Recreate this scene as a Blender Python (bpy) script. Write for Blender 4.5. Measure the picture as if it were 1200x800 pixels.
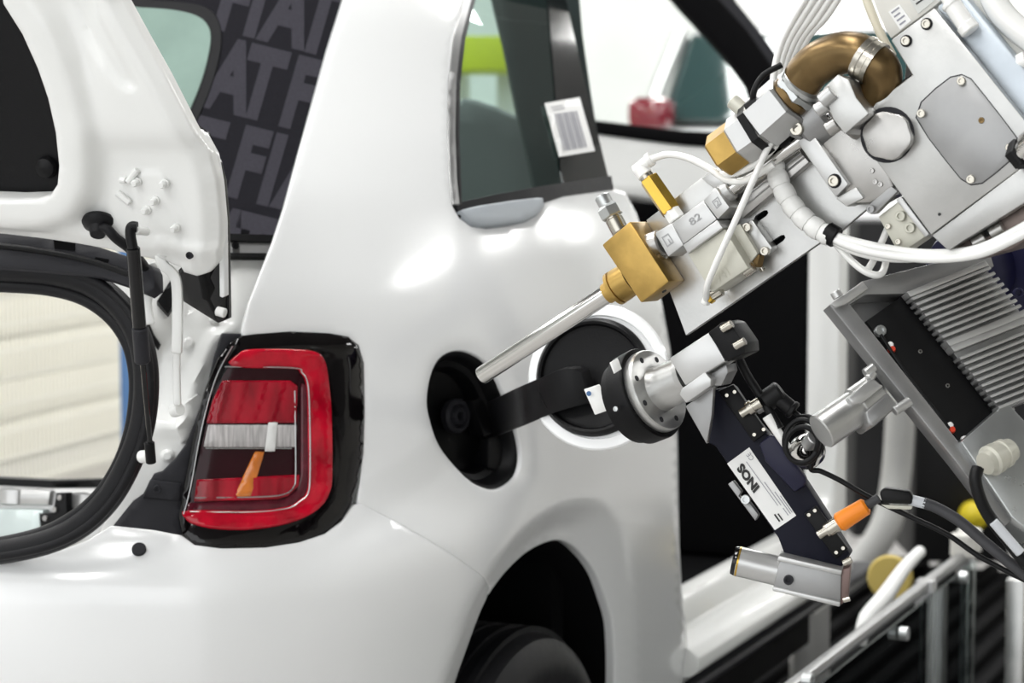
import bpy, bmesh, math, random
import numpy as np
from mathutils import Vector, Matrix
from mathutils.geometry import delaunay_2d_cdt

random.seed(7); np.random.seed(7)
for o in list(bpy.data.objects): bpy.data.objects.remove(o)
SC = bpy.context.scene
COL = SC.collection

# ------------------------------------------------------------------ camera
FPX, W0, H0 = 2600.0, 1200.0, 800.0
YAW, PITCH = math.radians(24.0), math.radians(5.16)
CAM = np.array([-2.946, -2.051, 1.17])
c_f = np.array([math.cos(YAW)*math.cos(PITCH), math.sin(YAW)*math.cos(PITCH), -math.sin(PITCH)])
c_r = np.array([math.sin(YAW), -math.cos(YAW), 0.0])
c_u = np.cross(c_r, c_f)
c_b = -c_f
cd = bpy.data.cameras.new('camera'); co = bpy.data.objects.new('camera', cd); COL.objects.link(co)
co.matrix_world = Matrix(((c_r[0], c_u[0], c_b[0], CAM[0]), (c_r[1], c_u[1], c_b[1], CAM[1]), (c_r[2], c_u[2], c_b[2], CAM[2]), (0, 0, 0, 1)))
cd.sensor_width = 36.0; cd.lens = 36.0*FPX/W0; cd.clip_start = 0.05; cd.clip_end = 200
cd.dof.use_dof = True; cd.dof.focus_distance = 2.55; cd.dof.aperture_fstop = 6.0
SC.camera = co

# ------------------------------------------------------------------ world, light, exposure
wd = bpy.data.worlds.new('world'); SC.world = wd; wd.use_nodes = True
bg = wd.node_tree.nodes['Background']; bg.inputs[0].default_value = (0.93, 0.95, 0.96, 1); bg.inputs[1].default_value = 1.65
SC.view_settings.view_transform = 'Standard'; SC.view_settings.look = 'None'
SC.view_settings.exposure = 0.48; SC.view_settings.gamma = 1.0; SC.view_settings.use_curve_mapping = False
LAMP_W = 52.0
sun_lamps = [(x, y) for x in (-5.2, -1.5, 2.2, 5.9, 9.6, 13.0) for y in (-6.2, -0.6, 2.2, 5.6) if not (y < -6 and x < 0)]   # rows of hall luminaires

# ------------------------------------------------------------------ helpers
def ray(px, py):
    px = np.asarray(px, float); py = np.asarray(py, float)
    return c_f + ((px-W0/2)/FPX)[..., None]*c_r - ((py-H0/2)/FPX)[..., None]*c_u
def at(px, py, depth): return CAM + ray(px, py)*depth
def nrm(v): v = np.asarray(v, float); return v/np.linalg.norm(v)

ORG = {}
def link(o, parent=None, origin=(0, 0, 0)):
    COL.objects.link(o); ORG[o] = np.asarray(origin, float)
    if parent is not None:
        o.parent = parent; o.location = Vector(ORG[o]-ORG[parent])
    else: o.location = Vector(ORG[o])
    return o
def tag(o, label=None, cat=None, group=None, kind=None):
    if label: o['label'] = label
    if cat: o['category'] = cat
    if group: o['group'] = group
    if kind: o['kind'] = kind
    return o
def thing(name, label, cat, loc, group=None):
    o = bpy.data.objects.new(name, None); o.empty_display_size = 0.02
    link(o, None, loc); tag(o, label, cat, group); return o
def finish(name, V, F, mat, parent=None, smooth=0.6, face_cam=False):
    V = np.asarray(V, float); c = V.mean(axis=0)
    me = bpy.data.meshes.new(name); me.from_pydata([tuple(v) for v in V-c], [], [tuple(int(i) for i in f) for f in F]); me.update()
    if mat is not None: me.materials.append(mat)
    bm = bmesh.new(); bm.from_mesh(me)
    bmesh.ops.recalc_face_normals(bm, faces=bm.faces)
    if face_cam:
        s = 0.0; cc = Vector(CAM-c)
        for f in bm.faces: s += f.normal.dot((cc-f.calc_center_median()).normalized())*f.calc_area()
        if s < 0: bmesh.ops.reverse_faces(bm, faces=bm.faces)
    bm.to_mesh(me); bm.free()
    if smooth:
        me.polygons.foreach_set('use_smooth', [True]*len(me.polygons))
        if smooth is not True: me.set_sharp_from_angle(angle=smooth)
    o = bpy.data.objects.new(name, me); link(o, parent, c); return o

def catmull(pts, closed, n):
    P = np.asarray(pts, float); m = len(P); out = []
    segs = m if closed else m-1
    for i in range(segs):
        if closed: a, b, c, d = P[(i-1) % m], P[i], P[(i+1) % m], P[(i+2) % m]
        else: a, b, c, d = P[max(i-1, 0)], P[i], P[i+1], P[min(i+2, m-1)]
        for k in range(n):
            t = k/n
            out.append(0.5*((2*b)+(c-a)*t+(2*a-5*b+4*c-d)*t*t+(3*b-a-3*c+d)*t**3))
    if not closed: out.append(P[-1])
    return np.array(out)
def densify(pts, step):
    P = np.asarray(pts, float); out = []
    for i in range(len(P)):
        a, b = P[i], P[(i+1) % len(P)]
        n = max(1, int(round(np.linalg.norm(b-a)/step)))
        for k in range(n): out.append(a+(b-a)*k/n)
    return np.array(out)
def ellipse(cx, cy, rx, ry, rot=0, n=32):
    t = np.linspace(0, 2*math.pi, n, endpoint=False); r = math.radians(rot)
    x, y = rx*np.cos(t), ry*np.sin(t)
    return np.stack([cx+x*math.cos(r)-y*math.sin(r), cy+x*math.sin(r)+y*math.cos(r)], 1)
def inpoly(P, poly):
    x, y = P[:, 0], P[:, 1]; res = np.zeros(len(P), bool); n = len(poly); j = n-1
    for i in range(n):
        xi, yi = poly[i]; xj, yj = poly[j]
        c = ((yi > y) != (yj > y)) & (x < (xj-xi)*(y-yi)/((yj-yi) if yj != yi else 1e-12)+xi)
        res ^= c; j = i
    return res
def dist_poly(P, poly, closed=True):
    P = np.asarray(P, float); poly = np.asarray(poly, float)
    A = poly if closed else poly[:-1]; B = np.roll(poly, -1, 0) if closed else poly[1:]
    best = np.full(len(P), 1e9)
    for a, b in zip(A, B):
        d = b-a; t = np.clip(((P-a) @ d)/max(d @ d, 1e-9), 0, 1)
        best = np.minimum(best, np.linalg.norm(P-(a+t[:, None]*d), axis=1))
    return best

RIM = [(0.0010, 0.0004), (0.0022, 0.0018), (0.0028, 0.006), (0.0028, 0.016)]
def sheet(name, outline, mapper, mat, parent=None, holes=(), step=12, smooth_outline=0, rim=RIM, hole_rim=None, dens=None, smooth=0.9):
    """a real surface whose edge follows an outline; mapper(points) gives positions and normals on that surface"""
    loops = []
    for L in [outline]+list(holes):
        L = np.asarray(L, float)
        if smooth_outline: L = catmull(L, True, smooth_outline)
        L = densify(L, dens or step*0.7); loops.append(L)
    pts = []; edges = []
    for L in loops:
        b = len(pts); pts += [tuple(p) for p in L]; edges += [(b+i, b+(i+1) % len(L)) for i in range(len(L))]
    lo, hi = loops[0].min(0), loops[0].max(0)
    gx = np.arange(lo[0]+step*.5, hi[0], step); gy = np.arange(lo[1]+step*.5, hi[1], step*.866)
    G = np.array([(x+(step*.5 if k % 2 else 0), y) for k, y in enumerate(gy) for x in gx]) if len(gx) and len(gy) else np.zeros((0, 2))
    if len(G):
        k = inpoly(G, loops[0])
        for L in loops[1:]: k &= ~inpoly(G, L)
        G = G[k]
        if len(G):
            k = np.ones(len(G), bool)
            for L in loops: k &= dist_poly(G, L) > step*.45
            G = G[k]
    allp = [Vector(p) for p in pts]+[Vector(tuple(g)) for g in G]
    vo, eo, fo, _, _, _ = delaunay_2d_cdt(allp, edges, [], 0, 1e-6)
    vo = np.array([tuple(v) for v in vo]); fo = [tuple(f) for f in fo]
    cen = np.array([vo[list(f)].mean(0) for f in fo])
    keep = inpoly(cen, loops[0])
    for L in loops[1:]: keep &= ~inpoly(cen, L)
    F = [f for f, k in zip(fo, keep) if k]
    P, N = mapper(vo); V = [p for p in P]
    for li, L in enumerate(loops):
        prof = rim if li == 0 else (hole_rim if hole_rim is not None else rim)
        if not prof: continue
        P0, N0 = mapper(L)
        T = np.roll(L, -1, 0)-np.roll(L, 1, 0); T /= np.linalg.norm(T, axis=1)[:, None]+1e-9
        O2 = np.stack([T[:, 1], -T[:, 0]], 1)
        area = 0.5*np.sum(L[:, 0]*np.roll(L[:, 1], -1)-np.roll(L[:, 0], -1)*L[:, 1])
        if (area < 0) != (li > 0): O2 = -O2
        P1, _ = mapper(L+O2*1.0); OD = P1-P0; OD -= (OD*N0).sum(1)[:, None]*N0; OD /= np.linalg.norm(OD, axis=1)[:, None]+1e-9
        # ids of loop verts inside the triangulation
        ids = [int(np.argmin(((vo-p)**2).sum(1))) for p in L]
        prev = ids
        for (oo, dd) in prof:
            b = len(V); V += [p for p in P0+OD*oo-N0*dd]
            cur = list(range(b, b+len(L)))
            for i in range(len(L)):
                j = (i+1) % len(L)
                if prev[i] != prev[j]: F.append((prev[i], prev[j], cur[j], cur[i]))
            prev = cur
    return finish(name, V, F, mat, parent, smooth=smooth, face_cam=True)

class Plane:
    def __init__(s, p, n, relief=None): s.p = np.asarray(p, float); s.n = nrm(n); s.relief = relief
    def __call__(s, Q):
        Q = np.asarray(Q, float); D = ray(Q[:, 0], Q[:, 1]); t = ((s.p-CAM) @ s.n)/(D @ s.n)
        P = CAM+D*t[:, None]; N = np.tile(s.n if s.n @ c_f < 0 else -s.n, (len(Q), 1))
        if s.relief is not None: P = P+N*s.relief(Q)[:, None]
        return P, N
    def pt(s, x, y): return s(np.array([[x, y]], float))[0][0]
def lift(mapper, h):
    def m(Q):
        P, N = mapper(Q); return P+N*(h(Q)[:, None] if callable(h) else h), N
    return m

class Frame:
    """an orthonormal machine frame standing in the hall"""
    def __init__(s, px, py, depth, ang, alpha=25, beta=13):
        a, al, be = map(math.radians, (ang, alpha, beta))
        A = math.cos(a)*c_r+math.sin(a)*c_u; B = -math.sin(a)*c_r+math.cos(a)*c_u
        e1 = math.cos(al)*A+math.sin(al)*c_b; e3 = -math.sin(al)*A+math.cos(al)*c_b
        s.O = at(px, py, depth); s.e1 = e1; s.e3 = math.cos(be)*e3+math.sin(be)*B; s.e2 = math.cos(be)*B-math.sin(be)*e3
        s.depth = depth; s.mm = depth/FPX
    def P(s, px, py, h=0.0):
        D = ray(px, py); p = s.O+s.e3*h; t = ((p-CAM) @ s.e3)/(D @ s.e3); return CAM+D*t
    def plane(s, h=0.0): return Plane(s.O+s.e3*h, s.e3)
    def shift(s, px, py, h): 
        f = Frame.__new__(Frame); f.__dict__.update(s.__dict__); f.O = s.P(px, py, h); return f

def bevel_obj(o, b, seg=2):
    if b <= 0: return
    bm = bmesh.new(); bm.from_mesh(o.data)
    es = [e for e in bm.edges if len(e.link_faces) == 2 and e.calc_face_angle(0) > 0.45]
    bmesh.ops.bevel(bm, geom=es, offset=b, offset_type='OFFSET', segments=seg, profile=.5, affect='EDGES', clamp_overlap=True)
    bm.to_mesh(o.data); bm.free()
    o.data.polygons.foreach_set('use_smooth', [True]*len(o.data.polygons)); o.data.set_sharp_from_angle(angle=0.7)
def prism(name, fr, poly, h1, h0, mat, parent=None, bevel=0.001, holes=(), round_n=0):
    """outline on the plane h1 of a frame, extruded straight back to h0"""
    L = [np.asarray(q, float) for q in [poly]+list(holes)]
    if round_n: L = [catmull(q, True, round_n) for q in L]
    if len(L) == 1:
        T = [fr.P(x, y, h1) for x, y in L[0]]; n = len(T)
        V = T+[p+fr.e3*(h0-h1) for p in T]
        F = [tuple(range(n)), tuple(range(2*n-1, n-1, -1))]+[(i, n+i, n+(i+1) % n, (i+1) % n) for i in range(n)]
        o = finish(name, V, F, mat, parent, smooth=0.6); bevel_obj(o, bevel); return o
    return sheet(name, L[0], fr.plane(h1), mat, parent, holes=L[1:], step=40, dens=60, rim=[(bevel*.3, 0.0), (bevel, bevel*.7), (bevel, h1-h0)], hole_rim=[(0, h1-h0)], smooth=0.5)
def basis(d):
    d = nrm(d); a = np.array([0, 0, 1.0]) if abs(d[2]) < .9 else np.array([1.0, 0, 0])
    u = nrm(np.cross(d, a)); return u, np.cross(d, u), d
def lathe(name, p0, d, prof, mat, parent=None, seg=28, up=None, smooth=0.6, phase=0.0):
    """profile of (distance along the axis, radius)"""
    u, v, d = basis(d)
    if up is not None:
        u = nrm(np.asarray(up)-d*(np.asarray(up) @ d)); v = np.cross(d, u)
    p0 = np.asarray(p0, float); V = []; F = []; rings = []
    for t, r in prof:
        if r < 1e-6: rings.append([len(V)]); V.append(p0+d*t)
        else:
            rings.append(list(range(len(V), len(V)+seg)))
            for k in range(seg):
                a = 2*math.pi*k/seg+phase; V.append(p0+d*t+r*(math.cos(a)*u+math.sin(a)*v))
    for A, B in zip(rings[:-1], rings[1:]):
        if len(A) == 1 and len(B) == 1: continue
        for k in range(seg):
            j = (k+1) % seg
            if len(A) == 1: F.append((A[0], B[k], B[j]))
            elif len(B) == 1: F.append((A[k], A[j], B[0]))
            else: F.append((A[k], A[j], B[j], B[k]))
    if len(rings[0]) > 1: F.append(tuple(rings[0]))
    if len(rings[-1]) > 1: F.append(tuple(reversed(rings[-1])))
    return finish(name, V, F, mat, parent, smooth=smooth)
def cyl(name, a, b, r, mat, parent=None, seg=24, ch=0.12, r2=None, phase=0.0, up=None):
    a, b = np.asarray(a, float), np.asarray(b, float); L = np.linalg.norm(b-a); r2 = r if r2 is None else r2; c = min(r, r2)*ch
    return lathe(name, a, b-a, [(0, 0), (0, r-c), (c, r), (L-c, r2), (L, r2-c), (L, 0)], mat, parent, seg=seg, phase=phase, up=up, smooth=0.5)
def tube(name, pts, r, mat, parent=None, seg=10, n=8, radii=None, cap=True):
    P = catmull(pts, False, n); m = len(P); V = []; F = []
    T = np.gradient(P, axis=0); T /= np.linalg.norm(T, axis=1)[:, None]+1e-12
    u, v, _ = basis(T[0])
    R = np.full(m, r) if radii is None else np.interp(np.linspace(0, 1, m), np.linspace(0, 1, len(radii)), radii)
    for i in range(m):
        u = nrm(u-T[i]*(u @ T[i])); v = np.cross(T[i], u)
        for k in range(seg):
            a = 2*math.pi*k/seg; V.append(P[i]+R[i]*(math.cos(a)*u+math.sin(a)*v))
    for i in range(m-1):
        for k in range(seg):
            j = (k+1) % seg; F.append((i*seg+k, i*seg+j, (i+1)*seg+j, (i+1)*seg+k))
    if cap: F += [tuple(range(seg)), tuple(range((m-1)*seg, m*seg))]
    return finish(name, V, F, mat, parent, smooth=1.0)
def boxw(name, c, size, mat, parent=None, ax=None, bevel=0.004):
    ax = np.eye(3) if ax is None else np.asarray(ax); h = np.asarray(size, float)/2; c = np.asarray(c, float)
    V = [c+ax[0]*h[0]*i+ax[1]*h[1]*j+ax[2]*h[2]*k for i in (-1, 1) for j in (-1, 1) for k in (-1, 1)]
    F = [(0, 1, 3, 2), (4, 6, 7, 5), (0, 4, 5, 1), (2, 3, 7, 6), (0, 2, 6, 4), (1, 5, 7, 3)]
    o = finish(name, V, F, mat, parent, smooth=0.6); bevel_obj(o, bevel); return o
def extrude_x(name, prof, x0, x1, mat, parent=None, bevel=0.004, kind=None):
    n = len(prof); V = [(x0, y, z) for y, z in prof]+[(x1, y, z) for y, z in prof]
    F = [tuple(range(n)), tuple(range(2*n-1, n-1, -1))]+[(i, (i+1) % n, n+(i+1) % n, n+i) for i in range(n)]
    o = finish(name, V, F, mat, parent, smooth=0.6); bevel_obj(o, bevel); return o
def text(name, s, mapper, org, xa, ya, mat, parent, bold=0.0, depth=0.0006):
    cu = bpy.data.curves.new('t', 'FONT'); cu.body = s; cu.size = 1.0; cu.offset = bold; cu.resolution_u = 3
    to = bpy.data.objects.new('t', cu); COL.objects.link(to); bpy.context.view_layer.update()
    me = bpy.data.meshes.new_from_object(to.evaluated_get(bpy.context.evaluated_depsgraph_get()))
    bpy.data.objects.remove(to)
    Q = np.array([(org[0]+v.co.x*xa[0]+v.co.y*ya[0], org[1]+v.co.x*xa[1]+v.co.y*ya[1]) for v in me.vertices])
    P, N = mapper(Q); P = P+N*depth
    F = [tuple(p.vertices) for p in me.polygons]; bpy.data.meshes.remove(me)
    return finish(name, P, F, mat, parent, smooth=0, face_cam=True)
_screw = {}
def screw(parent, p, n, r, mat, name='screw', h=0.8):
    """socket-head screw; shares its mesh"""
    key = (mat.name, h, name)
    if key not in _screw:
        t = lathe(name, (0, 0, 0), (0, 0, 1), [(-0.4, 0), (-0.4, 1), (h*.85, 1), (h, .9), (h, .55), (h*.45, .5), (h*.45, 0)], mat, None, seg=14)
        me = t.data; me.transform(Matrix.Translation(Vector(ORG[t]))); bpy.data.objects.remove(t); _screw[key] = me
    o = bpy.data.objects.new(name, _screw[key]); link(o, parent, p)
    u, v, d = basis(n)
    o.rotation_euler = Matrix(((u[0], v[0], d[0]), (u[1], v[1], d[1]), (u[2], v[2], d[2]))).to_euler(); o.scale = (r, r, r)
    return o

# ------------------------------------------------------------------ materials
def mat(name, col, rough=0.5, metal=0.0, coat=0.0, trans=0.0, ior=1.45, noise=0.0, nscale=40.0, bump=0.0, bscale=300.0, spec=0.5, alpha=1.0, stretch=None, sheen=0.0):
    m = bpy.data.materials.new(name); m.use_nodes = True; nt = m.node_tree; p = nt.nodes['Principled BSDF']
    p.inputs['Base Color'].default_value = (*col, 1); p.inputs['Roughness'].default_value = rough; p.inputs['Metallic'].default_value = metal
    p.inputs['Coat Weight'].default_value = coat; p.inputs['Coat Roughness'].default_value = 0.03
    p.inputs['Transmission Weight'].default_value = trans; p.inputs['IOR'].default_value = ior
    p.inputs['Specular IOR Level'].default_value = spec; p.inputs['Alpha'].default_value = alpha; p.inputs['Sheen Weight'].default_value = sheen
    tc = None
    if noise or bump:
        tc = nt.nodes.new('ShaderNodeTexCoord'); mp = nt.nodes.new('ShaderNodeMapping'); nt.links.new(tc.outputs['Object'], mp.inputs[0])
        if stretch: mp.inputs['Scale'].default_value = stretch
    if noise:
        n = nt.nodes.new('ShaderNodeTexNoise'); n.inputs['Scale'].default_value = nscale; n.inputs['Detail'].default_value = 6
        nt.links.new(mp.outputs[0], n.inputs['Vector'])
        r = nt.nodes.new('ShaderNodeMapRange'); r.inputs['From Min'].default_value = .3; r.inputs['From Max'].default_value = .7
        r.inputs['To Min'].default_value = 1-noise; r.inputs['To Max'].default_value = 1+noise*.6; nt.links.new(n.outputs[0], r.inputs[0])
        x = nt.nodes.new('ShaderNodeVectorMath'); x.operation = 'SCALE'; x.inputs[0].default_value = col; nt.links.new(r.outputs[0], x.inputs['Scale'])
        nt.links.new(x.outputs[0], p.inputs['Base Color'])
        rr = nt.nodes.new('ShaderNodeMapRange'); rr.inputs['To Min'].default_value = max(rough-.1, .02); rr.inputs['To Max'].default_value = rough+.1
        nt.links.new(n.outputs[0], rr.inputs[0]); nt.links.new(rr.outputs[0], p.inputs['Roughness'])
    if bump:
        n2 = nt.nodes.new('ShaderNodeTexNoise'); n2.inputs['Scale'].default_value = bscale; n2.inputs['Detail'].default_value = 3
        nt.links.new(mp.outputs[0], n2.inputs['Vector'])
        b = nt.nodes.new('ShaderNodeBump'); b.inputs['Strength'].default_value = bump; b.inputs['Distance'].default_value = 0.002
        nt.links.new(n2.outputs[0], b.inputs['Height']); nt.links.new(b.outputs[0], p.inputs['Normal'])
    return m
def glassmat(name, tint, refl=0.12, rough=0.0):
    m = bpy.data.materials.new(name); m.use_nodes = True; nt = m.node_tree; nt.nodes.remove(nt.nodes['Principled BSDF'])
    out = nt.nodes['Material Output']; t = nt.nodes.new('ShaderNodeBsdfTransparent'); t.inputs[0].default_value = (*tint, 1)
    g = nt.nodes.new('ShaderNodeBsdfGlossy'); g.inputs['Roughness'].default_value = rough; g.inputs[0].default_value = (.9, .95, .95, 1)
    f = nt.nodes.new('ShaderNodeFresnel'); f.inputs[0].default_value = 1.5
    mx = nt.nodes.new('ShaderNodeMixShader'); nt.links.new(f.outputs[0], mx.inputs[0]); nt.links.new(t.outputs[0], mx.inputs[1]); nt.links.new(g.outputs[0], mx.inputs[2])
    nt.links.new(mx.outputs[0], out.inputs[0]); return m
def emit(name, col, s):
    m = bpy.data.materials.new(name); m.use_nodes = True; p = m.node_tree.nodes['Principled BSDF']
    p.inputs['Base Color'].default_value = (*col, 1); p.inputs['Emission Color'].default_value = (*col, 1); p.inputs['Emission Strength'].default_value = s; return m

M = {}
M['paint'] = mat('white_paint', (.83, .84, .845), .22, coat=1.0)
M['paint'].node_tree.nodes['Principled BSDF'].inputs['Coat Roughness'].default_value = .15
M['primer'] = mat('inner_white_paint', (.76, .765, .75), .33, coat=.4)
M['blk'] = mat('black_plastic', (.003, .003, .0036), .42, spec=.22, bump=.12, bscale=500)
M['blkgloss'] = mat('gloss_black', (.003, .003, .0035), .10, spec=.3, coat=.25)
M['rubber'] = mat('black_rubber', (.006, .006, .0075), .5, spec=.25, noise=.25, nscale=60, bump=.1)
M['dkgrey'] = mat('dark_grey_plastic', (.020, .020, .024), .5, spec=.25, bump=.15, bscale=350)
M['void'] = mat('dark_interior_trim', (.003, .003, .0035), .9, spec=.1)
M['red'] = mat('red_lens', (.34, .003, .016), .12, spec=.3, coat=.35, noise=.55, nscale=22, stretch=(2, 2, .4))
M['redb'] = mat('bright_red_lens', (.50, .003, .020), .10, spec=.3, coat=.45, noise=.45, nscale=25)
M['maroon'] = mat('maroon_lens', (.022, .001, .004), .15, spec=.2, coat=.15)
M['maroon2'] = mat('smoky_maroon_lens', (.10, .010, .020), .12, spec=.3, coat=.3, noise=.4, nscale=50)
M['amber'] = mat('amber_lens', (.62, .17, .01), .12, coat=1.0, noise=.2)
M['clear'] = mat('frosted_clear_lens', (.50, .48, .48), .15, spec=.3, coat=.4, noise=.35, nscale=60, stretch=(3, 6, .4))
M['chrome'] = mat('chrome', (.62, .61, .59), .11, metal=1)
M['steel'] = mat('brushed_steel', (.42, .41, .395), .30, metal=1, noise=.15, nscale=30)
M['alu'] = mat('machined_aluminium', (.50, .50, .49), .34, metal=.9, noise=.16, nscale=14, bump=.06, bscale=250)
M['alud'] = mat('grey_anodised_aluminium', (.31, .31, .31), .38, metal=.75, noise=.10, nscale=25)
M['aluw'] = mat('bright_cast_aluminium', (.52, .52, .515), .32, metal=.75, noise=.06, nscale=25)
M['cream'] = mat('cream_coated_metal', (.54, .53, .46), .40, metal=.3, noise=.06)
M['brass'] = mat('worn_brass', (.44, .285, .085), .36, metal=.9, noise=.22, nscale=35, bump=.12, bscale=120)
M['gold'] = mat('bright_brass', (.60, .385, .07), .24, metal=.95, noise=.12)
M['bronze'] = mat('dull_bronze', (.175, .115, .05), .33, metal=.85, noise=.3, nscale=25, bump=.1, bscale=100)
M['nickel'] = mat('nickel_plate', (.48, .455, .40), .24, metal=1)
M['zinc'] = mat('zinc_plate', (.50, .515, .515), .30, metal=.9, noise=.04)
M['tubew'] = mat('milky_tube', (.84, .84, .82), .22, coat=.5)
M['wrap'] = mat('white_spiral_wrap', (.83, .83, .81), .35)
M['cable'] = mat('black_cable', (.004, .004, .0045), .45, spec=.25)
M['cableg'] = mat('grey_cable', (.05, .05, .054), .5, spec=.3)
M['sleeve'] = mat('light_grey_sleeve', (.55, .57, .60), .4)
M['navy'] = mat('navy_painted_metal', (.0055, .006, .014), .5, spec=.2, bump=.05)
M['navyd'] = mat('dark_blue_robot_paint', (.008, .008, .036), .45, spec=.3)
M['orange'] = mat('orange_plastic', (.85, .24, .01), .4)
M['label'] = mat('label_white', (.78, .78, .77), .45)
M['ink'] = mat('black_ink', (.02, .02, .02), .6)
M['inkg'] = mat('grey_ink', (.28, .28, .32), .6)
M['fabric'] = mat('dark_roof_fabric', (.012, .0115, .0155), .9, spec=.15, noise=.25, nscale=400, bump=.3, bscale=700, sheen=.1)
M['fabricl'] = mat('grey_roof_print', (.046, .044, .055), .9, spec=.15, noise=.2, nscale=400, bump=.3, bscale=700, sheen=.1)
M['teal'] = glassmat('green_tinted_glass', (.50, .66, .61))
M['tealo'] = mat('sea_green_tinted_glass', (.25, .345, .305), .15, spec=.3, noise=.15, nscale=8)
M['clearglass'] = glassmat('clear_glass', (.88, .91, .90))
M['hi'] = mat('hi_vis_yellow', (.56, .62, .02), .5)
M['yellow'] = mat('yellow_paint', (.75, .60, .03), .4)
M['ochre'] = mat('ochre_card', (.50, .38, .10), .6)
M['blue'] = mat('blue_paint', (.07, .16, .34), .45)
M['floor'] = mat('grey_hall_floor', (.46, .45, .44), .4, noise=.2, nscale=1.5)
M['wall'] = mat('white_hall_wall', (.80, .81, .79), .7, noise=.06, nscale=1)
M['grey'] = mat('grey_painted_steel', (.42, .42, .41), .45, noise=.1, nscale=6)
M['lgrey'] = mat('light_grey_paint', (.62, .61, .57), .45, noise=.08, nscale=5)
M['machine'] = mat('dark_machine_paint', (.010, .010, .011), .6, spec=.3, noise=.3, nscale=8)
M['wire'] = mat('pale_wire_mesh', (.80, .79, .72), .5)
M['redp'] = mat('red_plastic', (.62, .05, .02), .4)
M['tail'] = mat('far_red_lamp', (.22, .006, .02), .2, coat=1)
M['lamp'] = emit('lamp_diffuser', (1, .99, .96), 2.5)
M['ceil'] = mat('dim_hall_ceiling', (.22, .22, .22), .8)
M['bin'] = mat('dark_grey_bin', (.16, .16, .16), .5)

# ================================================================== THE HALL
FZ = -0.16
def slab(name, c, size, m, label=None):
    o = boxw(name, c, size, m, None, bevel=0); o['kind'] = 'structure'; return o
slab('floor', (4, 2, FZ-.05), (34, 30, .1), M['floor'])
slab('wall_front', (15, 2, 3.0), (.2, 30, 6.4), M['wall'])
slab('ceiling', (4, 2, 6.35), (34, 30, .1), M['ceil'])
slab('wall_left', (4, 9.5, 3.0), (34, .2, 6.4), M['wall'])
slab('wall_right', (4, -8.5, 3.0), (34, .2, 6.4), M['lgrey'])  # unseen wall, added to temper the light on the car's right side
for i, (x, y) in enumerate(sun_lamps):
    t = thing('ceiling_lamp', 'long white batten lamp hanging under the hall ceiling', 'lamp', (x, y, 4.6), 'batten lamps in rows under the ceiling')
    boxw('housing', (x, y, 4.66), (2.2, .80, .08), M['lgrey'], t, bevel=.01)
    boxw('diffuser', (x, y, 4.60), (2.1, .70, .05), M['lamp'], t, bevel=.01)
    for sx in (-.8, .8): cyl('hanger', (x+sx, y, 4.69), (x+sx, y, 6.2), .01, M['grey'], t, seg=8)
    l = bpy.data.lights.new('lamp_light', 'AREA'); l.energy = LAMP_W; l.shape = 'RECTANGLE'; l.size = 2.0; l.size_y = .68; l.color = (1, 1, .99)
    lo = bpy.data.objects.new('lamp_light', l); link(lo, t, (x, y, 4.565))

# ================================================================== THE CAR
def table(z, o):
    zz = np.linspace(0.0, 1.8, 901); v = np.interp(zz, z, o)
    k = np.exp(-0.5*(np.arange(-40, 41)*0.002/0.018)**2); k /= k.sum()
    return zz, np.convolve(np.pad(v, 40, mode='edge'), k, mode='valid')
TS = table([.2, .35, .50, .60, .70, .80, .90, 1.0, 1.08, 1.17, 1.35, 1.6], [-.030, -.018, -.010, -.004, .0, .0, -.010, -.036, -.066, -.112, -.235, -.46])
TR = table([.2, .40, .50, .57, .60, .625, .66, .70, .80, .95, 1.1, 1.35, 1.6], [.0, .035, .060, .066, .062, .050, .016, .006, .0, -.02, -.10, -.27, -.48])
XC, A0, B0, NE = 0.34, 0.93, 0.80, 2.5
def body_f(P):
    X, Y, Z = P[:, 0], np.abs(P[:, 1]), P[:, 2]
    oS = np.interp(Z, *TS); oR = np.interp(Z, *TR)
    dx = np.maximum(0, XC-X)
    th = np.clip((dx/(A0))/(dx/A0+Y/B0+1e-9), 0, 1)          # 0 at the side, 1 at the rear
    s = th*th*(3-2*th); s = np.clip((s-.12)/.5, 0, 1)
    o = oS*(1-s)+oR*s
    return ((dx/(A0+o))**NE+(Y/(B0+o))**NE)**(1/NE)-1
def body_base(Q):
    Q = np.asarray(Q, float); D = ray(Q[:, 0], Q[:, 1])
    lo = np.full(len(Q), 1.6); hi = np.full(len(Q), 6.0); found = np.zeros(len(Q), bool); prev = lo.copy()
    for t in np.linspace(1.6, 6.0, 90):
        tt = np.full(len(Q), t); f = body_f(CAM+D*tt[:, None]); new = (f < 0) & ~found
        lo[new] = prev[new]; hi[new] = t; found |= new; prev = tt
    hi[~found] = 4.2; lo[~found] = 4.2
    for _ in range(30):
        md = (lo+hi)/2; f = body_f(CAM+D*md[:, None]); ins = f < 0
        hi = np.where(ins, md, hi); lo = np.where(ins, lo, md)
    P = CAM+D*((lo+hi)/2)[:, None]
    e = 2e-3; N = np.stack([body_f(P+np.eye(3)[i]*e)-body_f(P-np.eye(3)[i]*e) for i in range(3)], 1)
    N /= np.linalg.norm(N, axis=1)[:, None]+1e-12
    return P, N

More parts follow.
